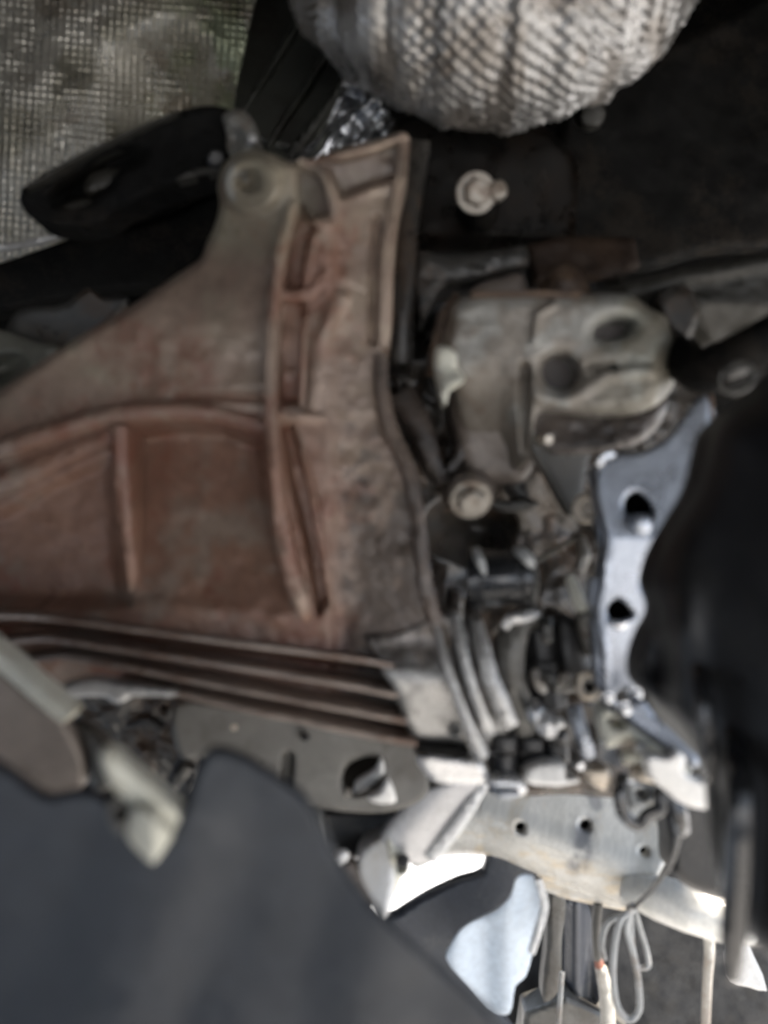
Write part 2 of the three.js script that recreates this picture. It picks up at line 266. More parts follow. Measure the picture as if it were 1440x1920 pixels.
// ---- dark floor rail with pressed ridges between the two shields
{
  const t = thing('floor_rail', 'dark pressed steel rail running down between the two foil shields', 'rail');
  const o = [[430, -110], [650, -110], [672, 60], [668, 150], [575, 290], [500, 275], [425, 215], [450, 60]];
  part(t, 'rail_panel', solid(o, (x, y) => 1.09 + 0.0001 * (x - 540), { smooth: false, thick: 0.03, round: 0.006 }), railSteel);
  for (const [a, b, w] of [[[610, -60], [452, 215], 12], [[655, 20], [500, 275], 10], [[664, 110], [540, 290], 14]]) part(t, 'ridge', ribGeo([[...a, 1.074, w], [(a[0] + b[0]) / 2 + 3, (a[1] + b[1]) / 2, 1.074, w], [...b, 1.076, w]], 0.03), railSteel);
}
// ---- crumpled bright foil behind the gearbox top
{
  const t = thing('foil_patch', 'bright crumpled foil showing in the gap above the gearbox ear', 'heat shield');
  const o = [[650, 150], [700, 175], [735, 215], [745, 270], [660, 300], [560, 315], [545, 300], [600, 255], [630, 195]];
  part(t, 'foil_sheet', solid(o, (x, y) => 0.98 + 0.034 * (fbm(x / 34 + y / 70, y / 46, 8, 2) - 0.5) + 0.0012 * Math.sin((x * 0.8 + y * 0.55) / 3.4), { cell: 3, thick: 0.003, round: 0.001 }), brightFoil);
}
// ---- exhaust catalyst wrapped in an embossed shell
{
  const t = thing('exhaust_shield', 'bulging grey embossed heat shield over the exhaust, top centre', 'exhaust shield');
  const C = P(925, -138, 0.86), s = K * 0.80, nu = 300, nv = 190, pos = [], col = [], idx = [];
  for (let j = 0; j <= nv; j++) for (let i = 0; i <= nu; i++) {
    const ph = Math.PI * (0.06 + 0.88 * i / nu), th = -0.62 * Math.PI + 1.24 * Math.PI * j / nv;   // along x, and round the belly
    const x = -Math.cos(ph), y = Math.sin(ph) * Math.sin(th), z = Math.sin(ph) * Math.cos(th);
    const X = x * 440, Y = y * 392, Ux = 440 * (ph - Math.PI / 2), Vy = 330 * th, U = Ux * 0.8 + Vy * 0.62, V = -Ux * 0.62 + Vy * 0.8, w = 8 * (fbm(x * 5 + 9, y * 5 + 9, 6) - 0.5);
    const wrink = fbm(x * 9 + 20, y * 4 + 20 + z * 3, 44, 4) - 0.5, flat = ss(0.42, 0.62, fbm(x * 3.2 + 5, y * 3.2 + 5 + z, 71));
    const dim = (Math.cos((U + w) / 25 * 2 * Math.PI) + Math.cos((V + w) / 25 * 2 * Math.PI)) * 0.0013 * (0.25 + 0.75 * flat), r = 1 + (dim + 0.02 * wrink) / 0.2;
    pos.push(C.x + x * 440 * s * r, C.y - y * 392 * s * r, C.z + z * 0.14 * r);
    const b = ss(0.5, 0.68, fbm(x * 6 + 40, y * 6 + 40, 90)); col.push(0.68 - 0.2 * b, 0.68 - 0.23 * b, 0.68 - 0.26 * b);
    if (i && j) { const a = (j - 1) * (nu + 1) + i - 1, q = a + nu + 1; idx.push(a, q, q + 1, a, q + 1, a + 1); }
  }
  const g = new THREE.BufferGeometry(); g.setAttribute('position', new THREE.Float32BufferAttribute(pos, 3)); g.setAttribute('color', new THREE.Float32BufferAttribute(col, 3)); g.setIndex(idx); g.computeVertexNormals();
  part(t, 'shell', finishUV(g), foil);
}
// ---- black arm that ends beside the gearbox ear
{
  const t = thing('mount_arm', 'black steel mount arm with pale upper edge, pointing at the gearbox ear', 'mount arm');
  const o = [[42, 352], [150, 292], [262, 240], [345, 206], [405, 198], [452, 216], [482, 246], [486, 282], [445, 292], [412, 322], [362, 334], [300, 352], [250, 378], [218, 392], [192, 416], [130, 424], [62, 412], [38, 380]];
  part(t, 'arm_body', solid(o, (x, y) => 0.90 + 0.06 * soft(x, y, 155, 352, 80, 36, -0.4) + 0.04 * soft(x, y, 215, 305, 80, 28, -0.4) + 0.01 * (fbm(x / 40, y / 30, 77, 3) - 0.5) - 0.00002 * x, { thick: 0.05, round: 0.004, smooth: 2 }), blackPaint);
  part(t, 'upper_lip', ribGeo([[46, 350, 0.885, 7], [150, 291, 0.885, 7], [262, 238, 0.885, 6], [335, 208, 0.885, 7]], 0.03, { taper: 0.12 }), dimSteel, 'worn pale upper lip');
  part(t, 'lower_lip', ribGeo([[330, 336, 0.888, 9], [372, 320, 0.888, 11], [412, 316, 0.888, 12]], 0.02, { taper: 0.3 }), dimSteel);
  part(t, 'casting_web', solid([[165, 330], [228, 318], [236, 338], [205, 352], [160, 362]], 0.91, { thick: 0.02 }), dimSteel);
  part(t, 'casting_web', solid([[120, 388], [165, 372], [175, 392], [150, 402]], 0.90, { thick: 0.02 }), dimSteel);
  const e = part(t, 'end_boss', solid([[418, 215], [452, 205], [478, 232], [484, 270], [455, 300], [428, 286], [424, 250]], (x, y) => 0.872 + 0.015 * bump(x, y, 438, 262, 22, 26), { thick: 0.04, round: 0.008 }), mountAlu, 'greenish aluminium end of the arm');
  part(e, 'bolt_stub', hose([[470, 268, 0.868, 9], [474, 258, 0.855, 8]]), cleanAlu);
  part(t, 'bore', hose([[404, 298, 0.9, 17], [404, 298, 0.88, 17]]), rubber);
}
// ---- black beam and pale bits in the dark gap on the left
single('brace_beam', solid([[-110, 500], [60, 455], [230, 425], [330, 395], [430, 350], [520, 380], [420, 520], [200, 545], [-110, 585]], (x, y) => 1.17 + 0.0002 * (y - 450), { thick: 0.04, round: 0.01 }), blackPaint, 'black beam in the dark gap beneath the mount arm', 'beam');
{
  const t = thing('side_bracket', 'dull grey folded bracket behind the gearbox at the left edge', 'bracket');
  part(t, 'upper_plate', solid([[30, 585], [120, 570], [165, 540], [190, 556], [240, 560], [170, 640], [60, 720], [10, 640]], (x, y) => 1.0 + 0.0002 * (y - 560), { thick: 0.01 }), darkSteel);
  part(t, 'lower_plate', solid([[-90, 612], [0, 618], [70, 642], [110, 650], [40, 720], [-90, 780]], (x, y) => 0.97 - 0.0001 * x + 0.03 * bump(x, y, 10, 690, 45, 26, -0.4), { thick: 0.012 }), oliveSteel);
}
// ---- gearbox
{
  const t = thing('gearbox', 'large brown cast gearbox housing with ribs, fins and a bolt ear', 'gearbox');
  const o = [[-110, 830], [-60, 775], [20, 716], [130, 642], [250, 570], [330, 516], [376, 484], [388, 455], [402, 425], [412, 385], [408, 345], [420, 308], [445, 288], [475, 280], [508, 288], [540, 302], [585, 298], [622, 284], [660, 272], [700, 264], [762, 250], [766, 300], [752, 370], [742, 450], [737, 540], [734, 620], [722, 662], [714, 720], [722, 790], [748, 835], [770, 880], [786, 950], [800, 1050], [812, 1150], [830, 1220], [800, 1300], [775, 1392], [690, 1385], [560, 1352], [330, 1302], [220, 1288], [90, 1300], [-110, 1330]];
  const pocket = [[250, 812], [330, 798], [420, 803], [496, 830], [508, 950], [535, 1080], [560, 1150], [520, 1160], [400, 1140], [250, 1125], [240, 960]];
  const lower = [[-200, 980], [0, 965], [110, 905], [206, 862], [216, 960], [236, 1125], [120, 1130], [-200, 1120]];
  const slot1 = [[548, 392], [566, 384], [590, 430], [578, 470], [572, 540], [536, 545]], slot2 = [[524, 562], [566, 560], [572, 600], [570, 756], [526, 756], [520, 640]], slot3 = [[530, 800], [548, 800], [585, 920], [612, 1060], [618, 1120], [596, 1150], [570, 1000], [545, 900]];
  const dark = [[556, 312], [600, 308], [620, 372], [625, 402], [572, 410], [560, 380]], bay = [[590, 300], [640, 300], [700, 286], [760, 262], [758, 330], [700, 345], [640, 368], [620, 330]];
  const fins = [[-200, 1165], [100, 1170], [400, 1210], [700, 1248], [760, 1256], [800, 1400], [560, 1352], [330, 1302], [220, 1288], [-200, 1340]];
  const D = (x, y) => {
    let d = 0.755 + 0.06 * Math.pow(clamp((520 - x) / 620), 2) + 0.035 * ss(620, 420, y) * ss(540, 380, x);
    d += (0.03 - 0.00016 * (y - 960)) * within(pocket, x, y, 40) + 0.00007 * (y - 1020) * within(lower, x, y, 60) + 0.02 * within(lower, x, y, 40);
    
    d += 0.02 * within(slot1, x, y, 12) + 0.016 * within(slot2, x, y, 12) + 0.018 * within(slot3, x, y, 14);
    d += 0.012 * within(dark, x, y, 14) + 0.02 * within(bay, x, y, 16);
    d += 0.035 * within(fins, x, y, 10);
    d += 0.004 * ss(10, 3, line(x, y, [[330, 744], [400, 741], [495, 745]]));
    d += 0.006 * ss(9, 3, line(x, y, [[706, 410], [700, 520], [697, 640]]));
    d += 0.008 * ss(612, 640, x) * ss(300, 380, y) - 0.01 * ss(640, 800, x) * ss(760, 1100, y);
    d -= 0.008 * ss(20, 6, line(x, y, [[640, 560], [600, 640], [585, 760]])) * 0.6;
    d += 0.016 * bump(x, y, 466, 338, 26, 26) * 1.6 - 0.012 * ss(64, 48, Math.hypot(x - 470, y - 345));
    d += 0.004 * (fbm(x / 40, y / 40, 61) - 0.5) + (x > 610 && y > 640 && y < 1180 ? 0.003 * (fbm(x / 24, y / 30, 66, 4) - 0.5) * ss(610, 660, x) : 0);
    return d;
  };
  const tint = (x, y) => {
    const n = fbm(x / 70, y / 70, 15, 5), m = fbm(x / 28, y / 28, 25, 4);
    const olive = clamp(ss(170, 60, Math.hypot(x - 470, y - 370)) + 0.7 * ss(0.5, 0.66, n) * ss(560, 300, x) * ss(900, 600, y) + (m - 0.5) * 0.7 * ss(260, 120, Math.hypot(x - 470, y - 370)));
    const red = clamp(ss(0.26, 0.5, n + 0.2 * (m - 0.5)) * ss(740, 860, y) * ss(680, 560, x) + 0.6 * ss(12, 2, line(x, y, [[330, 744], [495, 745]])) + within(slot2, x, y, 10) * 0.8 + within(slot3, x, y, 10) * 0.6 + 0.5 * within(slot1, x, y, 10));
    const dust = ss(0.42, 0.62, m) * ss(600, 660, x) * ss(1000, 860, y), grimeAndRecess = clamp(ss(0.5, 0.62, fbm(x / 22, y / 26, 82, 4)) * ss(620, 660, x) * ss(700, 860, y) + ss(0.3, 0.55, fbm(x / 34, y / 44, 84, 5) + 0.35 * ss(980, 1120, y) - 0.1) * ss(630, 700, x) * ss(860, 980, y) + within(dark, x, y, 20) * 0.9 + 0.8 * within(bay, x, y, 20) + 0.5 * ss(720, 760, x) * ss(0.4, 0.6, m));  // last mask: oily grime, plus a darker tone filling the dark and bay recesses
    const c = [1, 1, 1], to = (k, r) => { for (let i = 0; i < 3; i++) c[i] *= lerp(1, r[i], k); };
    to(olive * 0.85, [1.12, 1.35, 1.3]); to(red * 0.85, [0.9, 0.66, 0.58]); to(dust, [1.25, 1.3, 1.28]); to(grimeAndRecess * 0.85, [0.4, 0.44, 0.48]); return c;
  };
  const casing = part(t, 'casing', solid(o, D, { cell: 5, thick: 0.10, round: 0.01, smooth: 4, color: tint }), brownAlu);
  part(casing, 'ear_seat', solid(ellipse(466, 342, 46, 48), (x, y) => 0.768 - 0.004 * ss(0.4, 0, bump(x, y, 466, 340, 46, 48)), { holes: [ellipse(465, 343, 21)], thick: 0.03, round: 0.006, cell: 4, smooth: 2 }), mountAlu, 'pale machined seat of the bolt ear');
  part(casing, 'ear_bore', hose([[465, 343, 0.80, 22], [465, 343, 0.785, 22]], { m: 24 }), greaseBlock, 'dark bolt hole in the ear');
  // ribs
  part(t, 'rib', ribGeo([[551, 372, 0.745, 15], [533, 430, 0.736, 16], [518, 510, 0.731, 17], [509, 600, 0.728, 18], [505, 700, 0.727, 19], [506, 780, 0.726, 21], [513, 870, 0.725, 24], [524, 970, 0.726, 29], [543, 1070, 0.728, 36], [562, 1125, 0.733, 34], [576, 1168, 0.748, 14]], 0.06, { color: tint, flat: 0.7 }), brownAlu, 'long curved main rib');
  part(t, 'rib', ribGeo([[592, 440, 0.752, 12], [582, 480, 0.751, 13], [574, 535, 0.752, 10]], 0.03, { color: tint }), brownAlu);
  part(t, 'rib', ribGeo([[573, 596, 0.752, 10], [569, 680, 0.750, 11], [566, 762, 0.752, 12]], 0.03, { color: tint }), brownAlu);
  part(t, 'rib', ribGeo([[568, 838, 0.752, 10], [584, 920, 0.748, 13], [600, 1000, 0.747, 16], [614, 1080, 0.75, 14], [626, 1150, 0.757, 10]], 0.04, { color: tint }), brownAlu);
  part(t, 'rib', ribGeo([[-110, 862, 0.80, 44], [0, 838, 0.775, 40], [95, 808, 0.765, 38], [200, 778, 0.759, 40], [280, 768, 0.754, 44], [400, 772, 0.753, 44], [506, 800, 0.752, 40]], 0.06, { color: tint, flat: 0.95 }), brownAlu, 'horizontal rib crossing the casing');
  part(t, 'rib', ribGeo([[222, 800, 0.758, 36], [226, 900, 0.758, 36], [236, 1000, 0.76, 32], [244, 1080, 0.766, 22], [248, 1140, 0.78, 10]], 0.06, { color: tint, flat: 0.8 }), brownAlu, 'upright rib at the left pocket');
  part(t, 'rib', ribGeo([[-110, 935, 0.806, 52], [0, 905, 0.787, 50], [110, 858, 0.775, 46], [210, 815, 0.767, 40]], 0.06, { color: tint, flat: 0.85 }), brownAlu, 'sloping bulge at the left edge');
  part(t, 'rib', ribGeo([[510, 548, 0.748, 16], [545, 553, 0.75, 18], [585, 545, 0.752, 24], [612, 500, 0.754, 28]], 0.03, { color: tint }), brownAlu);
  part(t, 'rib', ribGeo([[508, 772, 0.742, 18], [560, 782, 0.744, 20], [610, 784, 0.75, 18]], 0.03, { color: tint }), brownAlu);
  part(t, 'rib', ribGeo([[560, 300, 0.752, 16], [598, 318, 0.752, 14], [618, 366, 0.752, 12], [628, 420, 0.754, 12]], 0.03, { color: tint }), brownAlu);
  part(t, 'flange_edge', ribGeo([[756, 262, 0.766, 16], [742, 360, 0.756, 20], [728, 460, 0.751, 22], [723, 560, 0.751, 24], [719, 650, 0.755, 20]], 0.05, { color: tint, flat: 0.6 }), brownAlu);
  part(t, 'flange_edge', ribGeo([[716, 660, 0.752, 22], [716, 725, 0.75, 26], [732, 800, 0.747, 28], [762, 870, 0.744, 28], [780, 950, 0.742, 28], [792, 1050, 0.741, 28], [806, 1130, 0.742, 30], [836, 1215, 0.744, 26]], 0.07, { flat: 0.8, n: 60 }), greasyBrown, 'dark oily rim of the casing');
  // cooling fins
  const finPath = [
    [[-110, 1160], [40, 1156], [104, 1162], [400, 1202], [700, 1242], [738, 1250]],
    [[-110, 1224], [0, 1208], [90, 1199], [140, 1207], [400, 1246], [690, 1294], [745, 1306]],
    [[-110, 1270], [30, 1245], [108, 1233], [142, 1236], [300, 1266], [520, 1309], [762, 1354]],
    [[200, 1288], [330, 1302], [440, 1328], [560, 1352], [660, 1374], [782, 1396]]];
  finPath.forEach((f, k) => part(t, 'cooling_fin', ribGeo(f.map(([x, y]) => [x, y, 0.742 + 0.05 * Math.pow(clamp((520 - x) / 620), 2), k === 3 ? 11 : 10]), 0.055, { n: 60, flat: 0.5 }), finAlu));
  part(t, 'bottom_lip', solid([[70, 1305], [110, 1284], [170, 1272], [215, 1280], [340, 1298], [334, 1306], [250, 1306], [232, 1316], [215, 1319], [198, 1307], [110, 1310]], 0.745, { thick: 0.02, round: 0.004, cell: 4, smooth: 3 }), bareAlu, 'bright bare metal lip with a small tab');
  // bare lower flange towards the engine
  const fl = [[684, 1192], [730, 1184], [776, 1168], [815, 1150], [850, 1152], [880, 1180], [905, 1230], [940, 1290], [968, 1350], [950, 1374], [925, 1378], [912, 1425], [896, 1432], [860, 1398], [785, 1386], [765, 1370], [735, 1290], [705, 1240]];
  const F = part(t, 'lower_flange', solid(fl, (x, y) => 0.746 - 0.02 * ss(1180, 1290, y) + 0.00012 * (y - 1190) + 0.00006 * (x - 690) + 0.006 * ss(1254, 1246, y) * ss(830, 700, x) + 0.012 * ss(12, 4, line(x, y, [[850, 1205], [880, 1300], [918, 1392]])) + 0.01 * ss(12, 4, line(x, y, [[892, 1230], [912, 1295], [946, 1372]])) + 0.01 * bump(x, y, 850, 1366, 10, 14), { cell: 4, thick: 0.06, round: 0.008, color: (x, y) => { const q = ss(1270, 1215, y + 70 * (fbm(x / 24, y / 24, 22, 4) - 0.5)) * ss(870, 800, x), k = 0.72 - 0.25 * ss(0.45, 0.6, fbm(x / 30, y / 30, 19)) - 0.3 * q; return [k, k * (1 - 0.1 * q), k * (1 - 0.16 * q)]; } }), bareAlu, 'bare grey lower flange');
  part(F, 'flange_rib', ribGeo([[856, 1150, 0.745, 12], [866, 1212, 0.726, 16], [888, 1290, 0.722, 20], [920, 1380, 0.728, 22]], 0.05, { flat: 0.9, n: 40 }), bareAlu);
  part(F, 'flange_rib', ribGeo([[818, 1165, 0.745, 12], [836, 1240, 0.73, 14], [866, 1325, 0.727, 18], [905, 1424, 0.73, 26]], 0.05, { flat: 0.9, n: 40 }), bareAlu);
  part(F, 'flange_rib', ribGeo([[896, 1165, 0.745, 16], [908, 1215, 0.726, 26], [920, 1270, 0.72, 32], [940, 1318, 0.72, 34], [960, 1364, 0.724, 30]], 0.05, { flat: 0.9, n: 40 }), bareAlu);
  part(F, 'flange_slot', solid([[782, 1390], [860, 1398], [880, 1404], [878, 1424], [830, 1418], [776, 1412]], 0.752, { thick: 0.01, round: 0.002, smooth: false }), blackPaint, 'dark slot under the flange');
  part(F, 'flange_foot', solid([[780, 1418], [876, 1426], [905, 1432], [912, 1466], [870, 1470], [812, 1464]], (x, y) => 0.758 + 0.0002 * (y - 1418), { thick: 0.03, round: 0.005, smooth: 3 }), cleanAlu);
}
// ---- engine block in shadow to the right of the gearbox
{
  const t = thing('engine_block', 'greasy dark engine block in shadow between gearbox and right cover', 'engine');
  const o = [[735, 230], [1000, 230], [1080, 300], [1090, 480], [1300, 600], [1340, 900], [1260, 1200], [1200, 1480], [1060, 1490], [900, 1480], [830, 1380], [790, 1100], [740, 860], [700, 700], [720, 450]];
  const D = (x, y) => 0.94 + 0.02 * ss(470, 440, y) + 0.03 * (fbm(x / 70, y / 80, 31, 4) - 0.5) * ss(480, 640, y) + 0.05 * bump(x, y, 880, 990, 90, 70) + 0.03 * ss(900, 1000, y) * ss(820, 900, x);
  const tint = (x, y) => { const r = ss(0.45, 0.62, fbm(x / 60, y / 60, 55)) * ss(760, 860, y), u = ss(0.4, 0.6, fbm(x / 30, y / 34, 56)); const k = 0.16 + 0.84 * ss(600, 720, y + 60 * (fbm(x / 50, y / 50, 3) - 0.5)); return [k * (1 + 0.5 * u), k * (1 + 0.42 * u - 0.1 * r), k * (1 + 0.38 * u - 0.2 * r)]; };  // shade over the upper block is put into its colour, down to near black
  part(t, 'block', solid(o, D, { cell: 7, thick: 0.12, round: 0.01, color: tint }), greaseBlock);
  part(t, 'flange_face', ribGeo([[786, 262, 0.845, 44], [772, 360, 0.838, 40], [762, 470, 0.834, 38], [756, 580, 0.834, 40], [752, 680, 0.84, 44]], 0.08, { flat: 0.35 }), greaseBlock, 'dark flange beside the gearbox edge');
  part(t, 'ledge', solid([[782, 470], [830, 480], [870, 476], [930, 470], [985, 462], [990, 500], [940, 515], [880, 530], [830, 540], [790, 600], [775, 560]], (x, y) => 0.855 + 0.008 * (fbm(x / 30, y / 26, 7) - 0.5), { thick: 0.06, round: 0.01 }), darkSteel);
  part(t, 'lug', solid([[884, 545], [905, 530], [945, 520], [975, 512], [990, 540], [985, 560], [900, 562]], 0.845, { thick: 0.04, round: 0.008 }), brownPlate);
  bolt(t, 892, 362, 0.86, 33, boltSteel, { turn: 0.25, dir: [0.1, -0.25, 1] });
  part(t, 'stud', hose([[925, 362, 0.87, 20], [936, 356, 0.855, 18]]), boltSteel);
  part(t, 'bolt_boss', hose([[895, 400, 0.93, 40], [893, 366, 0.87, 30]]), blackPaint);
  // lower part, reddish webs beside the flange
  part(t, 'web', ribGeo([[752, 735, 0.835, 60], [790, 800, 0.83, 46], [815, 870, 0.83, 34], [838, 905, 0.835, 24]], 0.08, { flat: 0.5 }), webIron);
  part(t, 'web', ribGeo([[772, 860, 0.80, 20], [776, 950, 0.79, 16], [788, 1060, 0.79, 16], [806, 1150, 0.8, 20]], 0.06), webIron);
  part(t, 'web', ribGeo([[842, 885, 0.83, 16], [862, 855, 0.828, 20], [872, 820, 0.83, 16]], 0.05), webIron);
  part(t, 'web', ribGeo([[830, 1060, 0.83, 30], [822, 1100, 0.825, 28], [828, 1170, 0.825, 26]], 0.06), webIron);
  part(t, 'web', ribGeo([[856, 1110, 0.83, 18], [852, 1150, 0.825, 18], [856, 1190, 0.825, 18]], 0.06), webIron);
  part(t, 'web', ribGeo([[900, 1120, 0.83, 24], [892, 1150, 0.83, 24], [896, 1190, 0.835, 26]], 0.06), webIron);
  part(t, 'web', ribGeo([[935, 820, 0.85, 40], [960, 880, 0.85, 36], [985, 935, 0.85, 24]], 0.06), darkSteel);
  const c = bolt(t, 882, 935, 0.80, 34, boltSteel, { dir: [0.05, -0.45, 1], turn: 0.1 });
  part(t, 'bolt_boss', hose([[880, 915, 0.88, 54], [881, 930, 0.815, 44]]), brownPlate, 'brown boss behind the lower bolt');
  part(t, 'tab', solid([[905, 930], [945, 938], [990, 932], [1012, 945], [990, 958], [930, 955]], 0.83, { thick: 0.02 }), darkSteel);
}
// ---- gearbox mount casting
{
  const t = thing('engine_mount', 'stained grey cast mount with an oval hole, right of the gearbox', 'engine mount');
  const o = [[832, 650], [838, 600], [852, 566], [892, 552], [1000, 550], [1100, 551], [1180, 553], [1218, 578], [1260, 600], [1275, 650], [1270, 705], [1252, 740], [1215, 768], [1120, 778], [1012, 772], [995, 845], [975, 880], [930, 878], [880, 862], [862, 800], [852, 745]];
  const D = (x, y) => {
    let d = 0.765 + 0.08 * Math.pow(ss(640, 880, y), 1.4) * ss(1010, 930, x) ;
    
    d += 0.012 * ss(14, 5, line(x, y, [[985, 690], [982, 760], [986, 850]])) - 0.004 * ss(18, 4, line(x, y, [[995, 720], [1012, 745], [1050, 758], [1095, 735], [1140, 702], [1220, 696]]));
    d += 0.008 * ss(9, 3, line(x, y, [[1105, 688], [1150, 688]])) + 0.05 * ss(1225, 1275, x) - 0.004 * ss(10, 4, line(x, y, [[1002, 640], [1008, 590], [1040, 570]]));
    return d + 0.004 * (fbm(x / 36, y / 36, 41, 4) - 0.5);
  };
  const tint = (x, y) => { const n = fbm(x / 46, y / 46, 47, 5), b = clamp(ss(0.42, 0.6, n + 0.15 * ss(640, 700, y)) + ss(20, 6, line(x, y, [[850, 566], [836, 640]])) * 0.9), g = ss(1080, 1200, x + 160 * (n - 0.5)); return [lerp(1, 0.8, b) * lerp(1, 0.93, g), lerp(1, 0.73, b) * lerp(1, 0.95, g), lerp(1, 0.68, b) * lerp(1, 0.88, g)]; };
  part(t, 'mount_body', solid(o, D, { cell: 4, thick: 0.05, round: 0.014, color: tint, holes: [ellipse(1150, 618, 38, 18, -0.3), ellipse(1050, 697, 34, 33)] }), mountAlu);
  part(t, 'core', solid([[960, 590], [1200, 585], [1210, 700], [1100, 760], [990, 750]], 0.80, { thick: 0.02, round: 0 }), webIron, 'brown floor behind the recesses, toned darker to deepen their shade');  // brown backing, extra dark so both openings look shaded
  part(t, 'under_body', solid([[990, 755], [1100, 765], [1250, 745], [1240, 790], [1200, 830], [1130, 846], [1020, 850], [985, 830]], (x, y) => 0.81 - 0.00012 * (y - 750) + 0.008 * (fbm(x / 30, y / 24, 58, 4) - 0.5), { thick: 0.05, round: 0.012, cell: 5 }), webIron);
  part(t, 'side_flange', ribGeo([[860, 552, 0.79, 18], [834, 590, 0.785, 22], [822, 640, 0.785, 24], [815, 690, 0.79, 26]], 0.05, { flat: 0.5 }), rust, 'rusty left edge of the mount');
  part(t, 'edge_tab', solid([[816, 655], [835, 648], [862, 662], [860, 690], [872, 712], [845, 728], [836, 760], [826, 735]], (x, y) => 0.765 - 0.02 * ss(690, 740, y), { thick: 0.03, round: 0.005, smooth: 3 }), paleCast, 'pale bent tab at the left edge');
  part(t, 'top_lip', ribGeo([[885, 550, 0.76, 8], [1000, 548, 0.757, 8], [1090, 549, 0.757, 8]], 0.03), rust);
  part(t, 'lower_body', solid([[842, 700], [900, 690], [1000, 760], [1010, 830], [985, 900], [940, 905], [880, 890], [852, 800]], (x, y) => 0.815 + 0.00008 * (y - 700) + 0.006 * (fbm(x / 30, y / 30, 49, 4) - 0.5), { thick: 0.08, round: 0.012, cell: 5 }), brownPlate, 'dirty brown lower body of the casting');
  part(t, 'gusset', solid([[983, 808], [1010, 802], [1060, 818], [1108, 830], [1100, 880], [1082, 968], [1068, 962], [1030, 890]], (x, y) => 0.79 + 0.0006 * Math.max(0, x - lerp(985, 1075, (y - 810) / 155)), { thick: 0.03, round: 0.004, smooth: 2 }), greyPlate, 'triangular grey gusset below the mount');
  part(t, 'gusset_bolt', hose([[1010, 824, 0.80, 9], [1030, 824, 0.785, 10]]), zinc);
}
// ---- rusty parts above the mount
{
  const t = thing('rusty_bracket', 'brown rusty bracket standing just above the grey mount', 'bracket');
  part(t, 'lug', solid([[1012, 560], [1022, 520], [1045, 500], [1068, 498], [1092, 514], [1106, 560]], (x, y) => 0.83 - 0.012 * bump(x, y, 1060, 530, 40), { thick: 0.05, round: 0.01 }), rust);
  part(t, 'back_plate', solid([[985, 460], [1060, 442], [1190, 446], [1200, 500], [1120, 520], [1000, 530]], (x, y) => 0.91 + 0.01 * fbm(x / 40, y / 40), { thick: 0.02, smooth: false, round: 0.008 }), darkRust);
}
{
  const t = thing('upper_crossmember', 'dirty olive steel crossmember sloping up to the right edge', 'crossmember');
  const o = [[1090, 560], [1150, 532], [1230, 512], [1340, 490], [1440, 470], [1600, 445], [1600, 760], [1450, 670], [1405, 640], [1380, 622], [1330, 640], [1290, 600], [1240, 590], [1170, 600]];
  part(t, 'beam_face', solid(o, (x, y) => 0.84 - 0.0001 * (x - 1100) + 0.05 * ss(560, 660, y) - 0.008 * ss(26, 8, line(x, y, [[1180, 545], [1300, 512], [1600, 455]])) + 0.01 * (fbm(x / 60, y / 60, 14) - 0.5), { thick: 0.05, round: 0.012 }), dimSteel);
  part(t, 'lug', solid([[1230, 560], [1262, 536], [1300, 545], [1312, 590], [1290, 640], [1256, 620]], 0.80, { thick: 0.03, round: 0.01 }), darkSteel);
}
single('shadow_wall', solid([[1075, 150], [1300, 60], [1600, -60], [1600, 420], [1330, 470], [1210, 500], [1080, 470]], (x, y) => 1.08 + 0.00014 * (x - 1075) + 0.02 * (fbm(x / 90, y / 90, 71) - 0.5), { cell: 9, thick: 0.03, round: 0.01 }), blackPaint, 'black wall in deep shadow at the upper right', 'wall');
single('clip_nut', hose([[1105, 215, 1.0, 30], [1112, 213, 0.975, 24]]), dimSteel, 'dim greenish nut under the right side of the exhaust shield', 'nut');
{
  const t = thing('coolant_hose', 'black hose end with a clamp in the shadow right of the mount', 'hose');
  part(t, 'hose_body', hose([[1262, 640, 0.86, 34], [1300, 690, 0.78, 40], [1350, 690, 0.74, 46], [1450, 640, 0.74, 50], [1560, 600, 0.76, 50]]), blackPaint);
  part(t, 'clamp', hose(ellipse(1380, 708, 34, 26, -0.4, 12).map(p => [...p, 0.69, 6]), { closed: true, n: 40, m: 8 }), dimSteel);
  part(t, 'clamp_screw', hose([[1362, 704, 0.68, 10], [1400, 690, 0.68, 10]]), darkSteel);
}
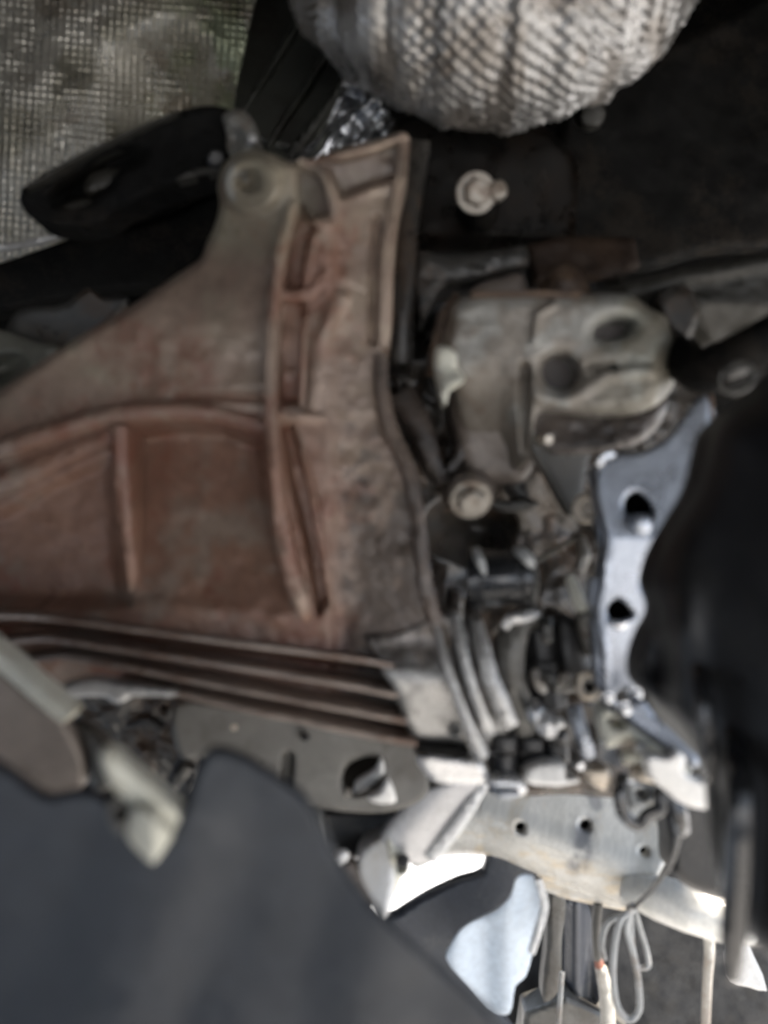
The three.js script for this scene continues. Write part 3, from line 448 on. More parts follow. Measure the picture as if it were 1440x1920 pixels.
// ---- bright steel bracket
{
  const t = thing('steel_bracket', 'bright bluish metal bracket plate with three holes, right of the engine', 'bracket');
  const o = [[1117, 885], [1124, 862], [1150, 851], [1192, 849], [1222, 838], [1252, 818], [1278, 786], [1298, 756], [1325, 740], [1330, 800], [1318, 870], [1300, 940], [1262, 985], [1236, 1008], [1218, 1030], [1205, 1058], [1198, 1088], [1206, 1110], [1215, 1132], [1217, 1155], [1208, 1176], [1194, 1192], [1188, 1215], [1187, 1262], [1194, 1290], [1204, 1318], [1165, 1330], [1138, 1316], [1133, 1250], [1128, 1190], [1123, 1148], [1122, 1110], [1132, 1060], [1141, 1012], [1130, 950], [1120, 915]];
  const h1 = smoothPoly([[1190, 922], [1208, 930], [1224, 952], [1220, 970], [1203, 966], [1184, 970], [1170, 956], [1174, 934]], 5), h2 = smoothPoly([[1160, 1122], [1176, 1134], [1188, 1150], [1180, 1160], [1160, 1162], [1142, 1158], [1138, 1142], [1146, 1128]], 5), h3 = smoothPoly([[1168, 1292], [1184, 1296], [1192, 1312], [1180, 1322], [1160, 1318], [1152, 1306]], 4);
  part(t, 'plate', solid(o, (x, y) => 0.73 + 0.00006 * (x - 1120) + 0.00005 * (y - 1000) + 0.00012 * Math.max(0, 1010 - y) - 0.004 * ss(30, 16, Math.hypot(x - 1165, y - 1150)) * 0.5, { cell: 4, thick: 0.006, round: 0.003, holes: [h1, h2, h3], smooth: 3 }), blueSteel);
  part(t, 'rolled_edge', ribGeo([[1126, 872, 0.728, 12], [1128, 930, 0.725, 10], [1146, 1010, 0.722, 14], [1140, 1070, 0.722, 17], [1128, 1140, 0.722, 13], [1138, 1220, 0.722, 14], [1142, 1306, 0.724, 13]], 0.03), blueSteel, 'bright rolled left edge');
  part(t, 'edge_lip', ribGeo([[1116, 1085, 0.735, 10], [1113, 1130, 0.735, 12], [1118, 1136, 0.735, 8]], 0.02), blueSteel);
  part(t, 'edge_lip', ribGeo([[1118, 1160, 0.735, 10], [1122, 1230, 0.735, 12], [1128, 1290, 0.735, 11]], 0.02), blueSteel);
  part(t, 'edge_lip', ribGeo([[1124, 968, 0.74, 10], [1131, 1010, 0.74, 11], [1136, 1040, 0.74, 8]], 0.02), blueSteel);
  part(t, 'top_bead', ribGeo([[1122, 874, 0.726, 10], [1132, 858, 0.724, 12], [1152, 850, 0.726, 10]], 0.01), brightFoil);
  part(t, 'hole_boss', solid([[1182, 972], [1196, 964], [1212, 966], [1222, 982], [1216, 1000], [1196, 1004], [1182, 990]], (x, y) => 0.726 - 0.004 * bump(x, y, 1200, 980, 22), { thick: 0.015, round: 0.005, cell: 3.5 }), blueSteel);
  part(t, 'hole_boss', solid([[1142, 1166], [1160, 1164], [1178, 1166], [1172, 1178], [1158, 1182], [1146, 1176]], 0.726, { thick: 0.01, round: 0.004, cell: 3.5 }), brightFoil);
  const s = part(t, 'lower_arm', solid([[1142, 1316], [1168, 1328], [1200, 1310], [1228, 1342], [1272, 1384], [1312, 1430], [1296, 1442], [1240, 1398], [1190, 1364]], (x, y) => 0.715 - 0.0001 * (x - 1140), { thick: 0.008, round: 0.003, cell: 4, smooth: 3 }), blueSteel, 'lower arm sloping to the right');
  part(s, 'arm_edge', ribGeo([[1134, 1318, 0.712, 9], [1190, 1362, 0.706, 9], [1240, 1398, 0.70, 9], [1296, 1438, 0.695, 8]], 0.02), rubber, 'dark lower edge');
  part(t, 'hole_backing', turned([1196, 948, 0.80], [1196, 946, 0.752], [[0, 0], [0, 32], [30, 32], [30, 26], [8, 24], [8, 0]]), blackPaint, 'black backing added to darken the top hole');  // black sleeves added behind the plate so its holes stay dark
  part(t, 'hole_backing', turned([1160, 1144, 0.79], [1160, 1143, 0.75], [[0, 0], [0, 25], [30, 25], [30, 21], [8, 20], [8, 0]]), blackPaint, 'black backing added to darken the middle hole');
  bolt(t, 1190, 1302, 0.725, 13, brightFoil); bolt(t, 1172, 1330, 0.715, 14, brightFoil); bolt(t, 1140, 1310, 0.718, 11, brightFoil);
}
single('washer', hose(ellipse(1102, 952, 21, 22, 0, 12).map(p => [...p, 0.765, 8]), { closed: true, n: 48, m: 10 }), zinc, 'beige ring half hidden behind the left edge of the bright bracket', 'washer');
single('clip', hose([[1104, 884, 0.77, 8], [1108, 896, 0.765, 9], [1106, 908, 0.77, 7]]), cleanAlu, 'tiny silver clip just above the beige ring', 'clip');
// ---- black cover and hoses in the right foreground
{
  const t = thing('black_cover', 'large black plastic cover filling the right foreground', 'cover');
  const o = [[2100, 420], [1700, 540], [1520, 640], [1420, 740], [1342, 800], [1324, 860], [1308, 915], [1276, 970], [1248, 1015], [1228, 1060], [1222, 1100], [1234, 1150], [1212, 1195], [1198, 1240], [1202, 1290], [1250, 1330], [1322, 1400], [1352, 1480], [1362, 1600], [1390, 1720], [1450, 1800], [1700, 1880], [2100, 1900]];
  const D = (x, y) => 0.565 - 0.0003 * (x - 1200) + 0.03 * gauss(x, y, 1232, 1245, 30, 70) - 0.012 * gauss(x, y, 1275, 1170, 45, 130);
  part(t, 'cover_shell', solid(o, D, { cell: 6, thick: 0.03, round: 0.02 }), rubber);
}
single('vacuum_hose', hose([[1306, 1225, 0.54, 14], [1318, 1300, 0.516, 17], [1326, 1390, 0.514, 17], [1332, 1460, 0.53, 12]]), glossBlack, 'short glossy black hose with a bluish sheen by the bracket', 'hose');
single('drain_hose', hose([[1376, 1360, 0.52, 20], [1388, 1460, 0.493, 27], [1386, 1600, 0.49, 29], [1378, 1720, 0.495, 27], [1372, 1830, 0.51, 22]]), glossBlack, 'long glossy black hose hanging down at the lower right', 'hose');
single('side_plate', solid([[1205, 1290], [1290, 1280], [1312, 1330], [1320, 1440], [1340, 1520], [1290, 1430], [1240, 1370]], (x, y) => 0.80, { thick: 0.02 }), greyPlate, 'dull brown-grey plate behind the lower arm of the bright bracket', 'plate');
// ---- sensors, pipes and connectors between flange and bracket
{
  const t = thing('sensor_canister', 'glossy black drum with pale pieces added as highlights below the lower brown bolt', 'canister');
  part(t, 'drum', turned([880, 1086, 0.80], [1005, 1080, 0.79], [[0, 0], [0, 56], [3, 62], [22, 62], [27, 54], [100, 54], [104, 60], [122, 60], [126, 52], [126, 0]], 40), glossBlack);
  part(t, 'glint_piece', hose([[890, 1030, 0.765, 6], [896, 1044, 0.755, 9], [904, 1062, 0.752, 8], [909, 1078, 0.753, 3]]), wireMat);  // pale pieces imitate the highlights on the glossy drum
  part(t, 'glint_piece', hose([[968, 1030, 0.765, 8], [978, 1036, 0.755, 11], [990, 1048, 0.75, 11], [1000, 1064, 0.752, 5]]), wireMat);
  part(t, 'side_strap', hose([[1000, 1056, 0.765, 5], [1006, 1090, 0.76, 5], [1000, 1130, 0.765, 5]]), greyPlate);
  part(t, 'bracket_arm', ribGeo([[1008, 1050, 0.82, 9], [1045, 1030, 0.82, 9], [1092, 1002, 0.82, 8]], 0.01), oliveSteel);
}
{
  const t = thing('elbow_pipe', 'dark bent pipe with a silver clamp on its top, beside the bright flange ribs', 'pipe');
  part(t, 'pipe', hose([[1005, 1158, 0.80, 20], [975, 1165, 0.79, 26], [958, 1200, 0.785, 30], [955, 1260, 0.785, 30], [968, 1310, 0.79, 28], [985, 1370, 0.80, 26]]), greyPlate);
  part(t, 'clamp', hose([[946, 1176, 0.765, 9], [956, 1162, 0.76, 10], [978, 1158, 0.758, 11], [1004, 1150, 0.765, 9]]), cleanAlu);
}
{
  const t = thing('starter_motor', 'black ribbed motor body between the elbow pipe and bright bracket', 'starter motor');
  part(t, 'body', turned([1012, 1170, 0.83], [1024, 1330, 0.83], [[0, 0], [0, 36], [6, 44], [60, 44], [64, 48], [80, 48], [84, 42], [150, 42], [156, 34], [158, 0]], 28), rubber);
  part(t, 'pin', hose([[1022, 1160, 0.79, 12], [1024, 1180, 0.785, 13], [1026, 1200, 0.79, 12]]), darkSteel);
  part(t, 'pin_head', hose([[1025, 1196, 0.782, 12], [1027, 1204, 0.78, 9]]), greyPlate);
  part(t, 'side_tank', solid([[1045, 1150], [1085, 1165], [1108, 1230], [1118, 1280], [1070, 1280], [1050, 1260], [1040, 1200]], 0.80, { thick: 0.06, round: 0.012 }), rubber);
}
{
  const t = thing('long_bolt', 'beige rod standing aslant left of the bright bracket', 'bolt');
  part(t, 'shank', hose([[1068, 1080, 0.77, 10], [1082, 1118, 0.765, 12], [1092, 1146, 0.765, 11]]), paleCast);
  part(t, 'head', hose([[1090, 1146, 0.765, 14], [1098, 1168, 0.77, 13]]), greyPlate);
}
single('cable_bracket', ribGeo([[1092, 1008, 0.80, 16], [1100, 1040, 0.79, 18], [1088, 1072, 0.79, 16]], 0.02), dirtyAlu, 'small curved grey strap below the beige ring', 'strap');
single('cast_ear', solid([[1085, 1170], [1100, 1160], [1122, 1178], [1124, 1230], [1110, 1232], [1092, 1200]], 0.785, { thick: 0.03, round: 0.008, cell: 4 }), dirtyAlu, 'grey cast ear close to the left edge of the bright bracket', 'casting');
{
  const t = thing('pipe_junction', 'cluster of small grey pipe fittings with a bore, left of the bracket foot', 'pipe fitting');
  part(t, 'body', solid([[992, 1262], [1012, 1248], [1060, 1260], [1085, 1250], [1128, 1268], [1130, 1310], [1118, 1322], [1090, 1300], [1040, 1302], [1005, 1290]], (x, y) => 0.80 + 0.012 * fbm(x / 18, y / 18, 3) + 0.02 * bump(x, y, 1098, 1284, 16), { thick: 0.04, round: 0.01, cell: 4 }), darkSteel);
  part(t, 'spout', hose([[1002, 1256, 0.785, 9], [1006, 1278, 0.78, 9], [1020, 1296, 0.785, 9]]), dirtyAlu);
  part(t, 'boss', hose([[1052, 1274, 0.785, 13], [1062, 1272, 0.775, 11]]), dirtyAlu);
  part(t, 'ring', hose(ellipse(1104, 1284, 19, 22, 0, 12).map(p => [...p, 0.772, 8]), { closed: true, n: 40, m: 8 }), zinc, 'beige ring of the bore');
}
{
  const t = thing('silver_plug', 'rounded bare silver plug above the black connector blocks', 'plug');
  part(t, 'cap', hose([[995, 1322, 0.775, 17], [1002, 1336, 0.765, 19], [1012, 1350, 0.77, 18]]), brightFoil);
  part(t, 'collar', hose([[1018, 1344, 0.77, 18], [1024, 1360, 0.76, 20], [1032, 1372, 0.765, 16]]), cleanAlu);
  part(t, 'pin', hose([[1046, 1350, 0.755, 9], [1052, 1362, 0.75, 9]]), whitePaint, 'white pin head');
}
single('blue_tube', hose([[1076, 1322, 0.77, 14], [1084, 1355, 0.765, 14], [1096, 1390, 0.765, 14], [1104, 1418, 0.77, 13]]), blueSteel, 'short bluish silver tube slanting down below the pipe fittings', 'tube');
{
  const t = thing('connector_block', 'black plug connectors in a row above the bare crossbeam', 'connector');
  for (const [x, y, w, h, d] of [[945, 1420, 46, 90, 0.775], [995, 1420, 46, 84, 0.785], [1042, 1400, 44, 62, 0.785]]) part(t, 'plug', solid([[x - w / 2, y - h / 2], [x + w / 2, y - h / 2 + 4], [x + w / 2 + 4, y + h / 2], [x - w / 2 + 2, y + h / 2 + 2]], (a, b) => d + 0.00012 * Math.abs(a - x) + 0.01 * ss(0, 4, b - y + 8), { smooth: false, thick: 0.05, round: 0.006, cell: 4 }), rubber);
}
{
  const t = thing('crank_seal_plate', 'bare metal plates with a dark curved edge where flange and crossbeam meet', 'plate');
  part(t, 'left_plate', solid([[915, 1462], [945, 1458], [975, 1462], [988, 1480], [978, 1492], [950, 1488], [920, 1480]], 0.765, { thick: 0.02, round: 0.005, cell: 4 }), cleanAlu);
  part(t, 'curved_edge', ribGeo([[922, 1484, 0.758, 9], [945, 1492, 0.755, 12], [975, 1490, 0.757, 9]], 0.02), blueSteel);
  part(t, 'middle_plate', solid([[986, 1442], [1016, 1430], [1058, 1432], [1062, 1460], [1085, 1456], [1086, 1468], [1000, 1472], [984, 1462]], 0.775, { thick: 0.02, round: 0.005, cell: 4, smooth: 2 }), whitePaint);
  const z = part(t, 'stained_plate', solid([[1092, 1436], [1110, 1440], [1140, 1440], [1146, 1458], [1136, 1482], [1118, 1476], [1100, 1460]], 0.77, { thick: 0.02, round: 0.006, cell: 4 }), zinc, 'yellowish stained plate');
  part(z, 'stud', hose([[1084, 1432, 0.76, 8], [1090, 1438, 0.755, 8]]), brightFoil);
}
{
  const t = thing('gear_lever', 'beige cast lever with a slot, under the lower arm of the bright bracket', 'lever');
  const slot = smoothPoly([[1138, 1350], [1150, 1345], [1172, 1356], [1166, 1363], [1146, 1360]], 4);
  part(t, 'lever_plate', solid([[1124, 1352], [1130, 1326], [1146, 1330], [1200, 1372], [1250, 1406], [1296, 1442], [1282, 1462], [1240, 1430], [1200, 1400], [1176, 1384], [1160, 1396], [1138, 1402], [1130, 1378]], (x, y) => 0.735 - 0.0001 * (x - 1130), { holes: [slot], thick: 0.02, round: 0.006, cell: 4 }), paleCast);
  part(t, 'pivot', hose([[1165, 1396, 0.745, 13], [1190, 1384, 0.735, 12]]), zinc);
  part(t, 'pivot_bolt', hose([[1198, 1402, 0.73, 10], [1206, 1400, 0.72, 10]]), whitePaint);
  part(t, 'knuckle', hose([[1170, 1424, 0.74, 12], [1186, 1420, 0.735, 13], [1200, 1424, 0.74, 11]]), paleCast);
}
{
  const t = thing('white_guard', 'bright white bent guard plate under the bracket, left of the black hoses', 'guard');
  part(t, 'guard_plate', solid([[1212, 1418], [1250, 1420], [1270, 1408], [1286, 1424], [1284, 1448], [1308, 1462], [1334, 1462], [1342, 1488], [1346, 1514], [1306, 1516], [1270, 1502], [1244, 1480], [1222, 1462]], (x, y) => 0.685 + 0.0003 * (y - 1420), { thick: 0.012, round: 0.006, cell: 4, smooth: 3 }), whitePaint);
  part(t, 'beige_sleeve', hose([[1182, 1446, 0.735, 14], [1215, 1452, 0.73, 15], [1240, 1456, 0.735, 14]]), zinc, 'beige sleeve at its left end');
}
{
  const t = thing('harness_clip', 'black looped cable clip with a silver core in front of the crossbeam', 'clip');
  part(t, 'loop', hose([[1168, 1450, 0.78, 12], [1162, 1490, 0.775, 13], [1172, 1530, 0.775, 13], [1200, 1548, 0.775, 12], [1212, 1530, 0.775, 12], [1240, 1515, 0.775, 14], [1238, 1485, 0.775, 13], [1246, 1480, 0.775, 13], [1272, 1520, 0.77, 15], [1280, 1560, 0.78, 14]], { n: 80 }), glossBlack);
  part(t, 'core', solid([[1182, 1462], [1196, 1470], [1226, 1480], [1224, 1500], [1196, 1514], [1186, 1522], [1180, 1490]], 0.782, { holes: [ellipse(1206, 1488, 15, 13)], thick: 0.02, round: 0.004, cell: 3.5 }), wireMat);
  part(t, 'core_bolt', hose([[1178, 1462, 0.775, 9], [1184, 1460, 0.765, 9]]), brightFoil);
  part(t, 'cable', hose([[1276, 1550, 0.79, 6], [1262, 1610, 0.85, 5], [1240, 1645, 0.95, 5], [1205, 1685, 1.06, 4], [1188, 1702, 1.08, 4]]), rubber);
}
single('black_housing', solid([[1250, 1520], [1330, 1500], [1370, 1560], [1370, 1680], [1330, 1680], [1262, 1640], [1256, 1580]], (x, y) => 0.93, { thick: 0.04, round: 0.012 }), rubber, 'black housing right of the crossbeam end, behind the hanging hose', 'housing');
// ---- front crossbeam with drilled holes
{
  const t = thing('crossbeam', 'pale grey crossbeam with round holes and a bright rounded lower edge', 'crossbeam');
  const o = [[760, 1600], [815, 1555], [870, 1500], [910, 1470], [985, 1462], [1130, 1470], [1250, 1490], [1262, 1545], [1254, 1600], [1236, 1640], [1208, 1684], [1192, 1706], [1120, 1698], [1030, 1674], [985, 1640], [950, 1614], [900, 1604], [830, 1606], [780, 1625]];
  const low = (x) => x < 900 ? 1606 : lerp(1604, 1706, clamp((x - 900) / 292)), E = (x, y) => low(x) - y;
  const H = [ellipse(976, 1552, 9, 10), ellipse(1098, 1548, 10, 11), ellipse(1208, 1597, 8, 9)];
  const D = (x, y) => { const e = E(x, y), w = 74, q = clamp(1 - e / w); return 1.16 - 0.00004 * (x - 800) + 0.0004 * Math.max(0, e - 60) + 0.06 * (1 - Math.sqrt(1 - q * q * 0.98)) - 0.012 * ss(120, 84, e) * ss(55, 84, e) * 0.4; };
  const tint = (x, y) => {
    const n = fbm(x / 26, y / 34, 91, 5), sm = clamp(ss(34, 6, line(x, y, [[1098, 1550], [1090, 1600], [1082, 1620]])) * ss(0.3, 0.55, n) + ss(18, 6, line(x, y, [[1112, 1490], [1118, 1510]])) * 0.7 + ss(16, 4, Math.hypot(x - 976, y - 1552)) * 0.6 + ss(26, 6, Math.hypot(x - 1178, y - 1682)) * ss(0.3, 0.5, n)), ru = 0.7 * ss(0.5, 0.66, fbm(x / 50, y / 16, 95)) * ss(90, 30, E(x, y));
    return [lerp(1, 0.35, sm), lerp(1, 0.36, sm) * lerp(1, 0.86, ru), lerp(1, 0.4, sm) * lerp(1, 0.66, ru)];
  };
  part(t, 'beam_shell', solid(o, D, { holes: H, cell: 4, thick: 0.012, round: 0.006, color: tint }), beamPaint);
  part(t, 'beam_core', solid([[860, 1520], [985, 1475], [1240, 1500], [1240, 1610], [1150, 1640], [900, 1580]], 1.205, { thick: 0.01 }), blackPaint, 'dark inside seen through the holes');
}
{
  const t = thing('lower_tube', 'bright cream tube running from the crossbeam down to the right edge', 'tube');
  part(t, 'tube', hose([[1170, 1668, 1.15, 26], [1215, 1678, 1.13, 36], [1240, 1685, 1.12, 41], [1290, 1702, 1.10, 44], [1360, 1728, 1.09, 40], [1420, 1752, 1.08, 22]], { n: 40, m: 24 }), creamPaint);
  part(t, 'end_flange', solid([[1396, 1720], [1440, 1738], [1470, 1752], [1440, 1776], [1400, 1770]], 1.10, { thick: 0.02, round: 0.006, cell: 4 }), greyPlate);
}
// ---- alloy arm that catches the light next to the gap
{
  const t = thing('alloy_arm', 'polished alloy arm sloping from the flange foot to the bright gap', 'control arm');
  const o = [[900, 1466], [916, 1474], [896, 1505], [868, 1545], [838, 1585], [812, 1612], [792, 1620], [768, 1618], [724, 1624], [706, 1600], [718, 1560], [760, 1510], [800, 1480], [850, 1468]];
  const A = [[905, 1470], [770, 1625]];
  part(t, 'arm_web', solid(o, (x, y) => { const e = ((x - 905) * 155 + (y - 1470) * 135) / 205; return 0.878 + 0.0000032 * (e + 50) * (e + 50); }, { thick: 0.02, round: 0.0015, cell: 3.5 }), armAlu);
  part(t, 'arm_flange', ribGeo([[908, 1470, 0.884, 16], [884, 1512, 0.88, 26], [850, 1560, 0.88, 30], [806, 1614, 0.884, 28]], 0.06, { flat: 0.7, n: 60 }), whitePaint, 'bright outer flange');
  part(t, 'arm_shadow_side', solid([[560, 1510], [630, 1500], [720, 1500], [800, 1484], [770, 1520], [730, 1560], [700, 1600], [650, 1606], [620, 1590], [606, 1545]], (x, y) => 0.90 + 0.02 * bump(x, y, 670, 1550, 60), { thick: 0.03, round: 0.01 }), darkPanel, 'shadow side of the arm, shade put into its dark colour');  // dark material carries the shade on this side of the alloy
}
{
  const t = thing('knuckle_bracket', 'cream coloured knuckle with a dark hole left of the bright gap', 'bracket');
  part(t, 'front_face', solid([[680, 1588], [724, 1566], [734, 1600], [742, 1640], [736, 1690], [722, 1722], [700, 1692], [672, 1650], [668, 1612]], (x, y) => 0.88 - 0.0002 * (y - 1570), { thick: 0.03, round: 0.008, cell: 4 }), whitePaint);
  part(t, 'side_face', solid([[726, 1570], [742, 1590], [762, 1606], [766, 1630], [752, 1650], [740, 1680], [730, 1640]], (x, y) => 0.872 + 0.02 * bump(x, y, 752, 1620, 14, 20), { thick: 0.03, round: 0.006, cell: 4 }), paleCast);
  part(t, 'bore', hose([[755, 1614, 0.875, 13], [756, 1613, 0.862, 12]]), darkPanel);
  part(t, 'foot', ribGeo([[650, 1625, 0.87, 26], [676, 1662, 0.865, 28], [700, 1695, 0.862, 22]], 0.02), brownPlate);
}
single('ball_joint_cap', hose([[624, 1616, 0.84, 11], [634, 1610, 0.83, 14], [646, 1602, 0.84, 11]]), whitePaint, 'small white cap at the edge of the dark grey undertray', 'cap');
single('thin_rod', hose([[590, 1500, 0.84, 5], [604, 1545, 0.835, 5], [610, 1585, 0.835, 8], [618, 1608, 0.835, 8]]), greyPlate, 'thin grey rod running down to the white cap', 'rod');
// ---- sump plate and its opening
{
  const t = thing('sump_plate', 'flat dirty grey plate under the gearbox fins', 'plate');
  const hole = smoothPoly([[642, 1470], [648, 1440], [664, 1426], [698, 1418], [715, 1424], [718, 1442], [700, 1474], [674, 1490], [652, 1487]], 4);
  part(t, 'plate', solid([[330, 1320], [450, 1330], [600, 1352], [770, 1390], [800, 1440], [800, 1490], [740, 1520], [600, 1515], [480, 1470], [400, 1420], [340, 1420]], (x, y) => 0.83 + 0.00012 * (x - 560) + 0.01 * ss(14, 4, line(x, y, [[540, 1420], [535, 1500]])), { holes: [hole], cell: 4, thick: 0.006, round: 0.003 }), greyPlate);
  part(t, 'opening_blade', solid([[664, 1484], [666, 1468], [690, 1452], [706, 1440], [714, 1422], [722, 1440], [718, 1458], [696, 1476], [672, 1494]], (x, y) => 0.838 + 0.0003 * (y - 1420), { thick: 0.01, round: 0.004, cell: 3.5, smooth: 3 }), whitePaint, 'white curved blade in the opening');
  part(t, 'opening_blade', solid([[688, 1496], [712, 1484], [726, 1462], [740, 1488], [742, 1504], [704, 1506]], (x, y) => 0.818 + 0.0003 * (y - 1460), { thick: 0.01, round: 0.005, cell: 3.5, smooth: 3 }), whitePaint);
  part(t, 'opening_back', solid([[620, 1400], [760, 1400], [760, 1530], [610, 1530]], 0.89, { thick: 0.01, smooth: false, round: 0 }), blackPaint);
  part(t, 'opening_pin', hose([[645, 1492, 0.845, 6], [655, 1484, 0.84, 8]]), dirtyAlu);
  part(t, 'rivet', hose([[572, 1382, 0.826, 9], [573, 1382, 0.82, 8]]), rubber);  // dark peg drawn in place of a small hole in the plate
  part(t, 'rivet', hose([[438, 1363, 0.823, 8], [439, 1363, 0.815, 7]]), zinc);
}
{
  const t = thing('dark_linkage', 'dark linkage rods and clips in the shadow below the fins', 'linkage');
  part(t, 'back_plate', solid([[110, 1305], [330, 1306], [420, 1330], [380, 1400], [340, 1500], [240, 1420], [160, 1390]], (x, y) => 0.92 + 0.02 * fbm(x / 30, y / 30), { thick: 0.02 }), darkSteel);
  part(t, 'link', ribGeo([[235, 1364, 0.87, 14], [275, 1356, 0.865, 16], [300, 1372, 0.87, 14]], 0.02), darkPanel);
  part(t, 'link', ribGeo([[296, 1330, 0.86, 10], [306, 1346, 0.858, 12], [320, 1334, 0.86, 10], [350, 1326, 0.86, 12]], 0.02), greyPlate);
  part(t, 'link', ribGeo([[362, 1384, 0.85, 20], [340, 1420, 0.85, 22], [322, 1470, 0.855, 20]], 0.02), darkPanel);
  part(t, 'link', ribGeo([[350, 1438, 0.84, 24], [335, 1460, 0.84, 22], [322, 1482, 0.845, 14]], 0.02), greyPlate);
}
// ---- left lower corner
{
  const t = thing('corner_plate', 'brownish grey plate with a cream top edge at the lower left', 'plate');
  part(t, 'plate', solid([[-110, 1180], [0, 1258], [110, 1345], [142, 1392], [160, 1440], [156, 1474], [110, 1490], [64, 1492], [0, 1450], [-110, 1400]], (x, y) => 0.62 + 0.0002 * (y - 1300), { thick: 0.015, round: 0.006 }), brownPlate);
  part(t, 'top_edge', ribGeo([[-110, 1162, 0.605, 30], [0, 1246, 0.605, 28], [60, 1298, 0.605, 26], [122, 1350, 0.61, 26]], 0.03, { flat: 0.5 }), paleCast, 'cream top edge');
}
{
  const t = thing('pale_bracket', 'pale yellowish bracket sticking out above the dark undertray', 'bracket');
  part(t, 'strap', solid([[188, 1412], [196, 1402], [240, 1436], [290, 1478], [336, 1520], [340, 1542], [324, 1566], [300, 1540], [262, 1520], [232, 1500], [204, 1466]], (x, y) => 0.435 + 0.00008 * (y - 1400), { thick: 0.012, round: 0.005 }), paleCast);
  part(t, 'foot', solid([[250, 1512], [276, 1520], [300, 1545], [324, 1556], [312, 1592], [284, 1624], [256, 1608], [224, 1582], [236, 1548]], (x, y) => 0.42 + 0.0003 * Math.abs(x - 290) + 0.0002 * (y - 1510), { thick: 0.02, round: 0.006 }), paleCast);
  part(t, 'side_ear', solid([[206, 1496], [226, 1490], [250, 1512], [242, 1552], [220, 1566], [202, 1540]], (x, y) => 0.445, { holes: [ellipse(228, 1524, 12, 13)], thick: 0.012, round: 0.004, cell: 4 }), greyPlate, 'grey ear with a dark hole');
  part(t, 'back_strap', solid([[140, 1352], [165, 1360], [205, 1400], [214, 1470], [186, 1486], [168, 1470], [164, 1420]], 0.65, { thick: 0.012, round: 0.005 }), greyPlate);
}
// ---- undertray in the foreground
{
  const t = thing('undertray', 'big smooth dark grey plastic undertray filling the lower left foreground', 'undertray');
  const o = [[-160, 1380], [0, 1436], [80, 1490], [150, 1482], [200, 1500], [238, 1560], [270, 1600], [300, 1590], [336, 1530], [372, 1430], [396, 1404], [440, 1410], [520, 1456], [570, 1492], [606, 1560], [634, 1612], [690, 1690], [740, 1740], [820, 1812], [900, 1882], [1000, 1980], [1100, 2080], [-160, 2080]];
  const D = (x, y) => 0.45 + 0.00001 * (y - 1450) + 0.00002 * (x - 300) - 0.005 * ss(170, 10, line(x, y, [[330, 1560], [250, 1760], [150, 2000]])) - 0.004 * ss(140, 5, line(x, y, [[740, 1700], [690, 1850], [680, 2000]]));
  part(t, 'tray', solid(o, D, { cell: 8, thick: 0.006, round: 0.003, smooth: 4 }), trayPlastic);
}
// ---- liner lip below the bright gap and pale sheet behind it
single('liner_lip', solid([[716, 1728], [742, 1712], [800, 1676], [860, 1648], [905, 1632], [918, 1590], [970, 1590], [1010, 1650], [980, 1720], [930, 1760], [900, 1790], [896, 1820], [910, 1860], [940, 1900], [980, 1960], [860, 1960], [780, 1820]], (x, y) => 1.19 - 0.00008 * (y - 1640), { thick: 0.012, round: 0.006, smooth: 3 }), liner, 'dark blue-grey liner lip curving under the bright gap', 'liner');
{
  const t = thing('pale_sheet', 'bluish white plastic sheet hanging below the crossbeam', 'sheet');
  part(t, 'sheet', solid([[836, 1796], [846, 1772], [866, 1742], [900, 1722], [936, 1704], [958, 1680], [972, 1644], [1000, 1644], [1016, 1670], [1014, 1720], [1002, 1770], [986, 1830], [966, 1850], [956, 1900], [930, 1900], [880, 1850]], (x, y) => 1.05 + 0.006 * Math.cos(x / 16) + 0.0002 * (y - 1700), { thick: 0.004, round: 0.002, cell: 5, smooth: 3 }), bluePlastic);
  part(t, 'folded_edge', ribGeo([[1010, 1650, 1.03, 14], [1022, 1700, 1.03, 16], [1010, 1750, 1.03, 14], [998, 1790, 1.03, 12]], 0.01), whitePaint);
}
// ---- lower right background: dark wall, posts, cables
single('splash_wall', solid([[930, 1600], [1700, 1600], [1700, 2100], [930, 2100]], (x, y) => 1.5 + 0.01 * (fbm(x / 40, y / 40, 6) - 0.5), { smooth: false, cell: 12, thick: 0.03, round: 0 }), darkPanel, 'rough dark grey wall behind the hanging cables, lower right', 'wall');
single('floor_edge', solid([[960, 2060], [984, 1896], [1060, 1868], [1140, 1904], [1180, 1930], [1190, 2060]], (x, y) => 1.38 + 0.0002 * Math.abs(x - 1060), { thick: 0.05, round: 0.006, smooth: false }), greyPlate, 'brownish ledge at the foot of the grey post', 'ledge');
single('grey_post', solid([[1032, 1670], [1058, 1676], [1054, 1760], [1046, 1860], [1020, 1880], [1026, 1760]], 1.36, { thick: 0.03, round: 0.006 }), greyPlate, 'flat grey upright post right of the pale sheet', 'post');
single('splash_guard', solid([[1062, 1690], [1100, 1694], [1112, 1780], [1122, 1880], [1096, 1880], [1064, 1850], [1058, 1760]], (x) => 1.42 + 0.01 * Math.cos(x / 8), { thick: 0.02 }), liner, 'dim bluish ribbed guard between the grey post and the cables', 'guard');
{
  const t = thing('beige_post', 'beige upright stick with a red tip left of the cable loop', 'post');
  part(t, 'stick', hose([[1126, 1812, 1.2, 11], [1136, 1860, 1.2, 13], [1142, 1960, 1.2, 14]], { m: 10 }), beigePost);
  part(t, 'tip', hose([[1122, 1798, 1.2, 8], [1125, 1814, 1.2, 9]], { m: 10 }), mat('red_tip', [0.35, 0.12, 0.08], [0.4, 0.16, 0.11], [0.3, 0.14, 0.1], { rough: 0.6 }), 'red tip');
}
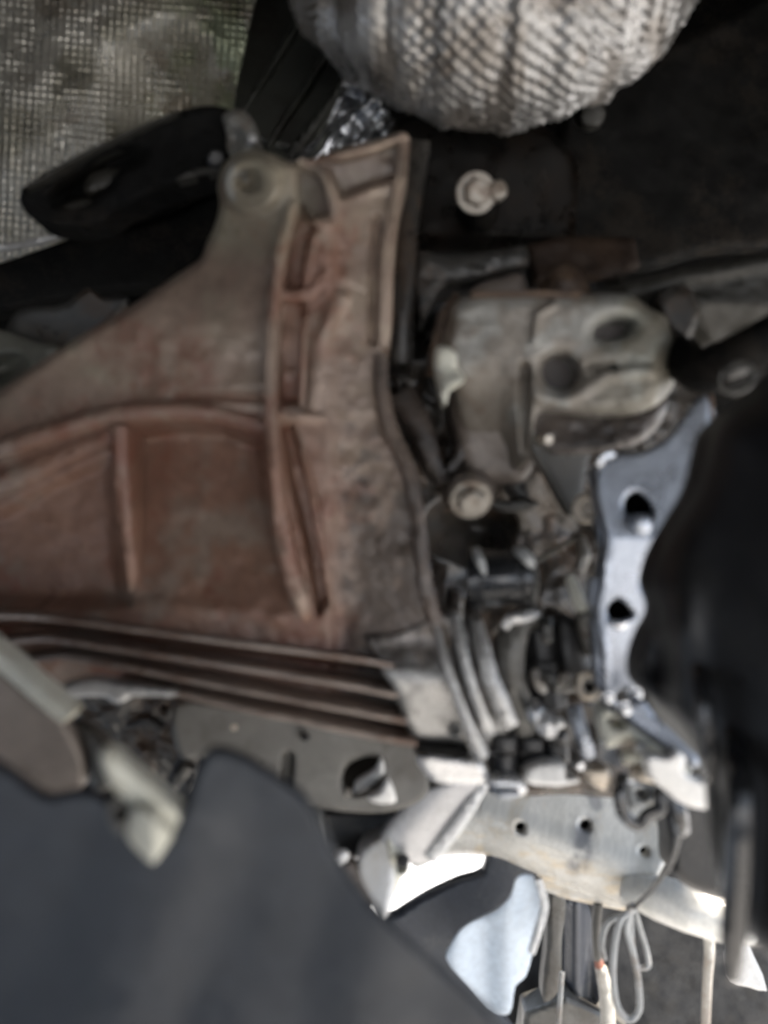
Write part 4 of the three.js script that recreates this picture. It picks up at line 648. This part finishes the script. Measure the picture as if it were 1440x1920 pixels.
single('thin_stake', hose([[1054, 1822, 1.3, 5], [1050, 1880, 1.3, 5], [1046, 1960, 1.3, 5]], { m: 8 }), wireMat, 'thin pale stake near the bottom edge below the grey post', 'stake');
{
  const t = thing('cable_loop', 'pale looped cable hanging from the crossbeam', 'cable');
  part(t, 'big_loop', hose([[1192, 1702, 1.1, 6], [1166, 1722, 1.1, 6], [1152, 1780, 1.1, 6], [1150, 1840, 1.1, 6], [1158, 1888, 1.1, 7], [1178, 1912, 1.1, 7], [1196, 1900, 1.1, 6], [1198, 1850, 1.1, 6], [1188, 1790, 1.1, 6], [1176, 1740, 1.1, 6], [1184, 1706, 1.1, 6]], { n: 90, m: 10 }), wireMat);
  part(t, 'small_loop', hose([[1190, 1704, 1.12, 5], [1200, 1740, 1.12, 5], [1214, 1790, 1.12, 5], [1214, 1812, 1.12, 6], [1196, 1812, 1.12, 6], [1186, 1770, 1.12, 5], [1184, 1720, 1.12, 5]], { n: 60, m: 10 }), wireMat);
  part(t, 'side_loop', hose([[1176, 1712, 1.13, 5], [1140, 1730, 1.13, 6], [1128, 1770, 1.13, 6], [1134, 1800, 1.13, 5]], { n: 40, m: 10 }), wireMat);
  part(t, 'tie', hose([[1178, 1706, 1.09, 8], [1190, 1698, 1.085, 8]]), wireMat);
}
single('hanging_strap', hose([[1122, 1694, 1.2, 9], [1118, 1740, 1.2, 9], [1120, 1800, 1.2, 8]], { m: 8 }), greyPlate, 'greyish strap hanging left of the cable loops', 'strap');
single('upright_rod', hose([[1326, 1730, 1.2, 10], [1330, 1780, 1.2, 10], [1326, 1840, 1.2, 9], [1322, 1960, 1.2, 8]], { m: 12 }), beigePost, 'pale upright rod under the lower tube at the right', 'rod');
single('white_board', solid([[1372, 1764], [1400, 1766], [1412, 1790], [1438, 1858], [1400, 1850], [1368, 1842]], 1.4, { thick: 0.02, round: 0.004, cell: 4, smooth: 2 }), whitePaint, 'small white board behind the lower tube at the right edge', 'board');
// ---------------------------------------------------------------- bases: move every thing's origin to the foot of its box
scene.updateMatrixWorld(true);
for (const o of [...scene.children]) {
  if (o.isLight || o.isCamera || (!o.isMesh && !o.isGroup)) continue;
  const b = new THREE.Box3().setFromObject(o), c = new THREE.Vector3((b.min.x + b.max.x) / 2, b.min.y, (b.min.z + b.max.z) / 2);
  o.traverse(m => { if (m.isMesh) m.geometry.translate(-c.x, -c.y, -c.z); });
  o.position.copy(c);
}
renderer.render(scene, camera);
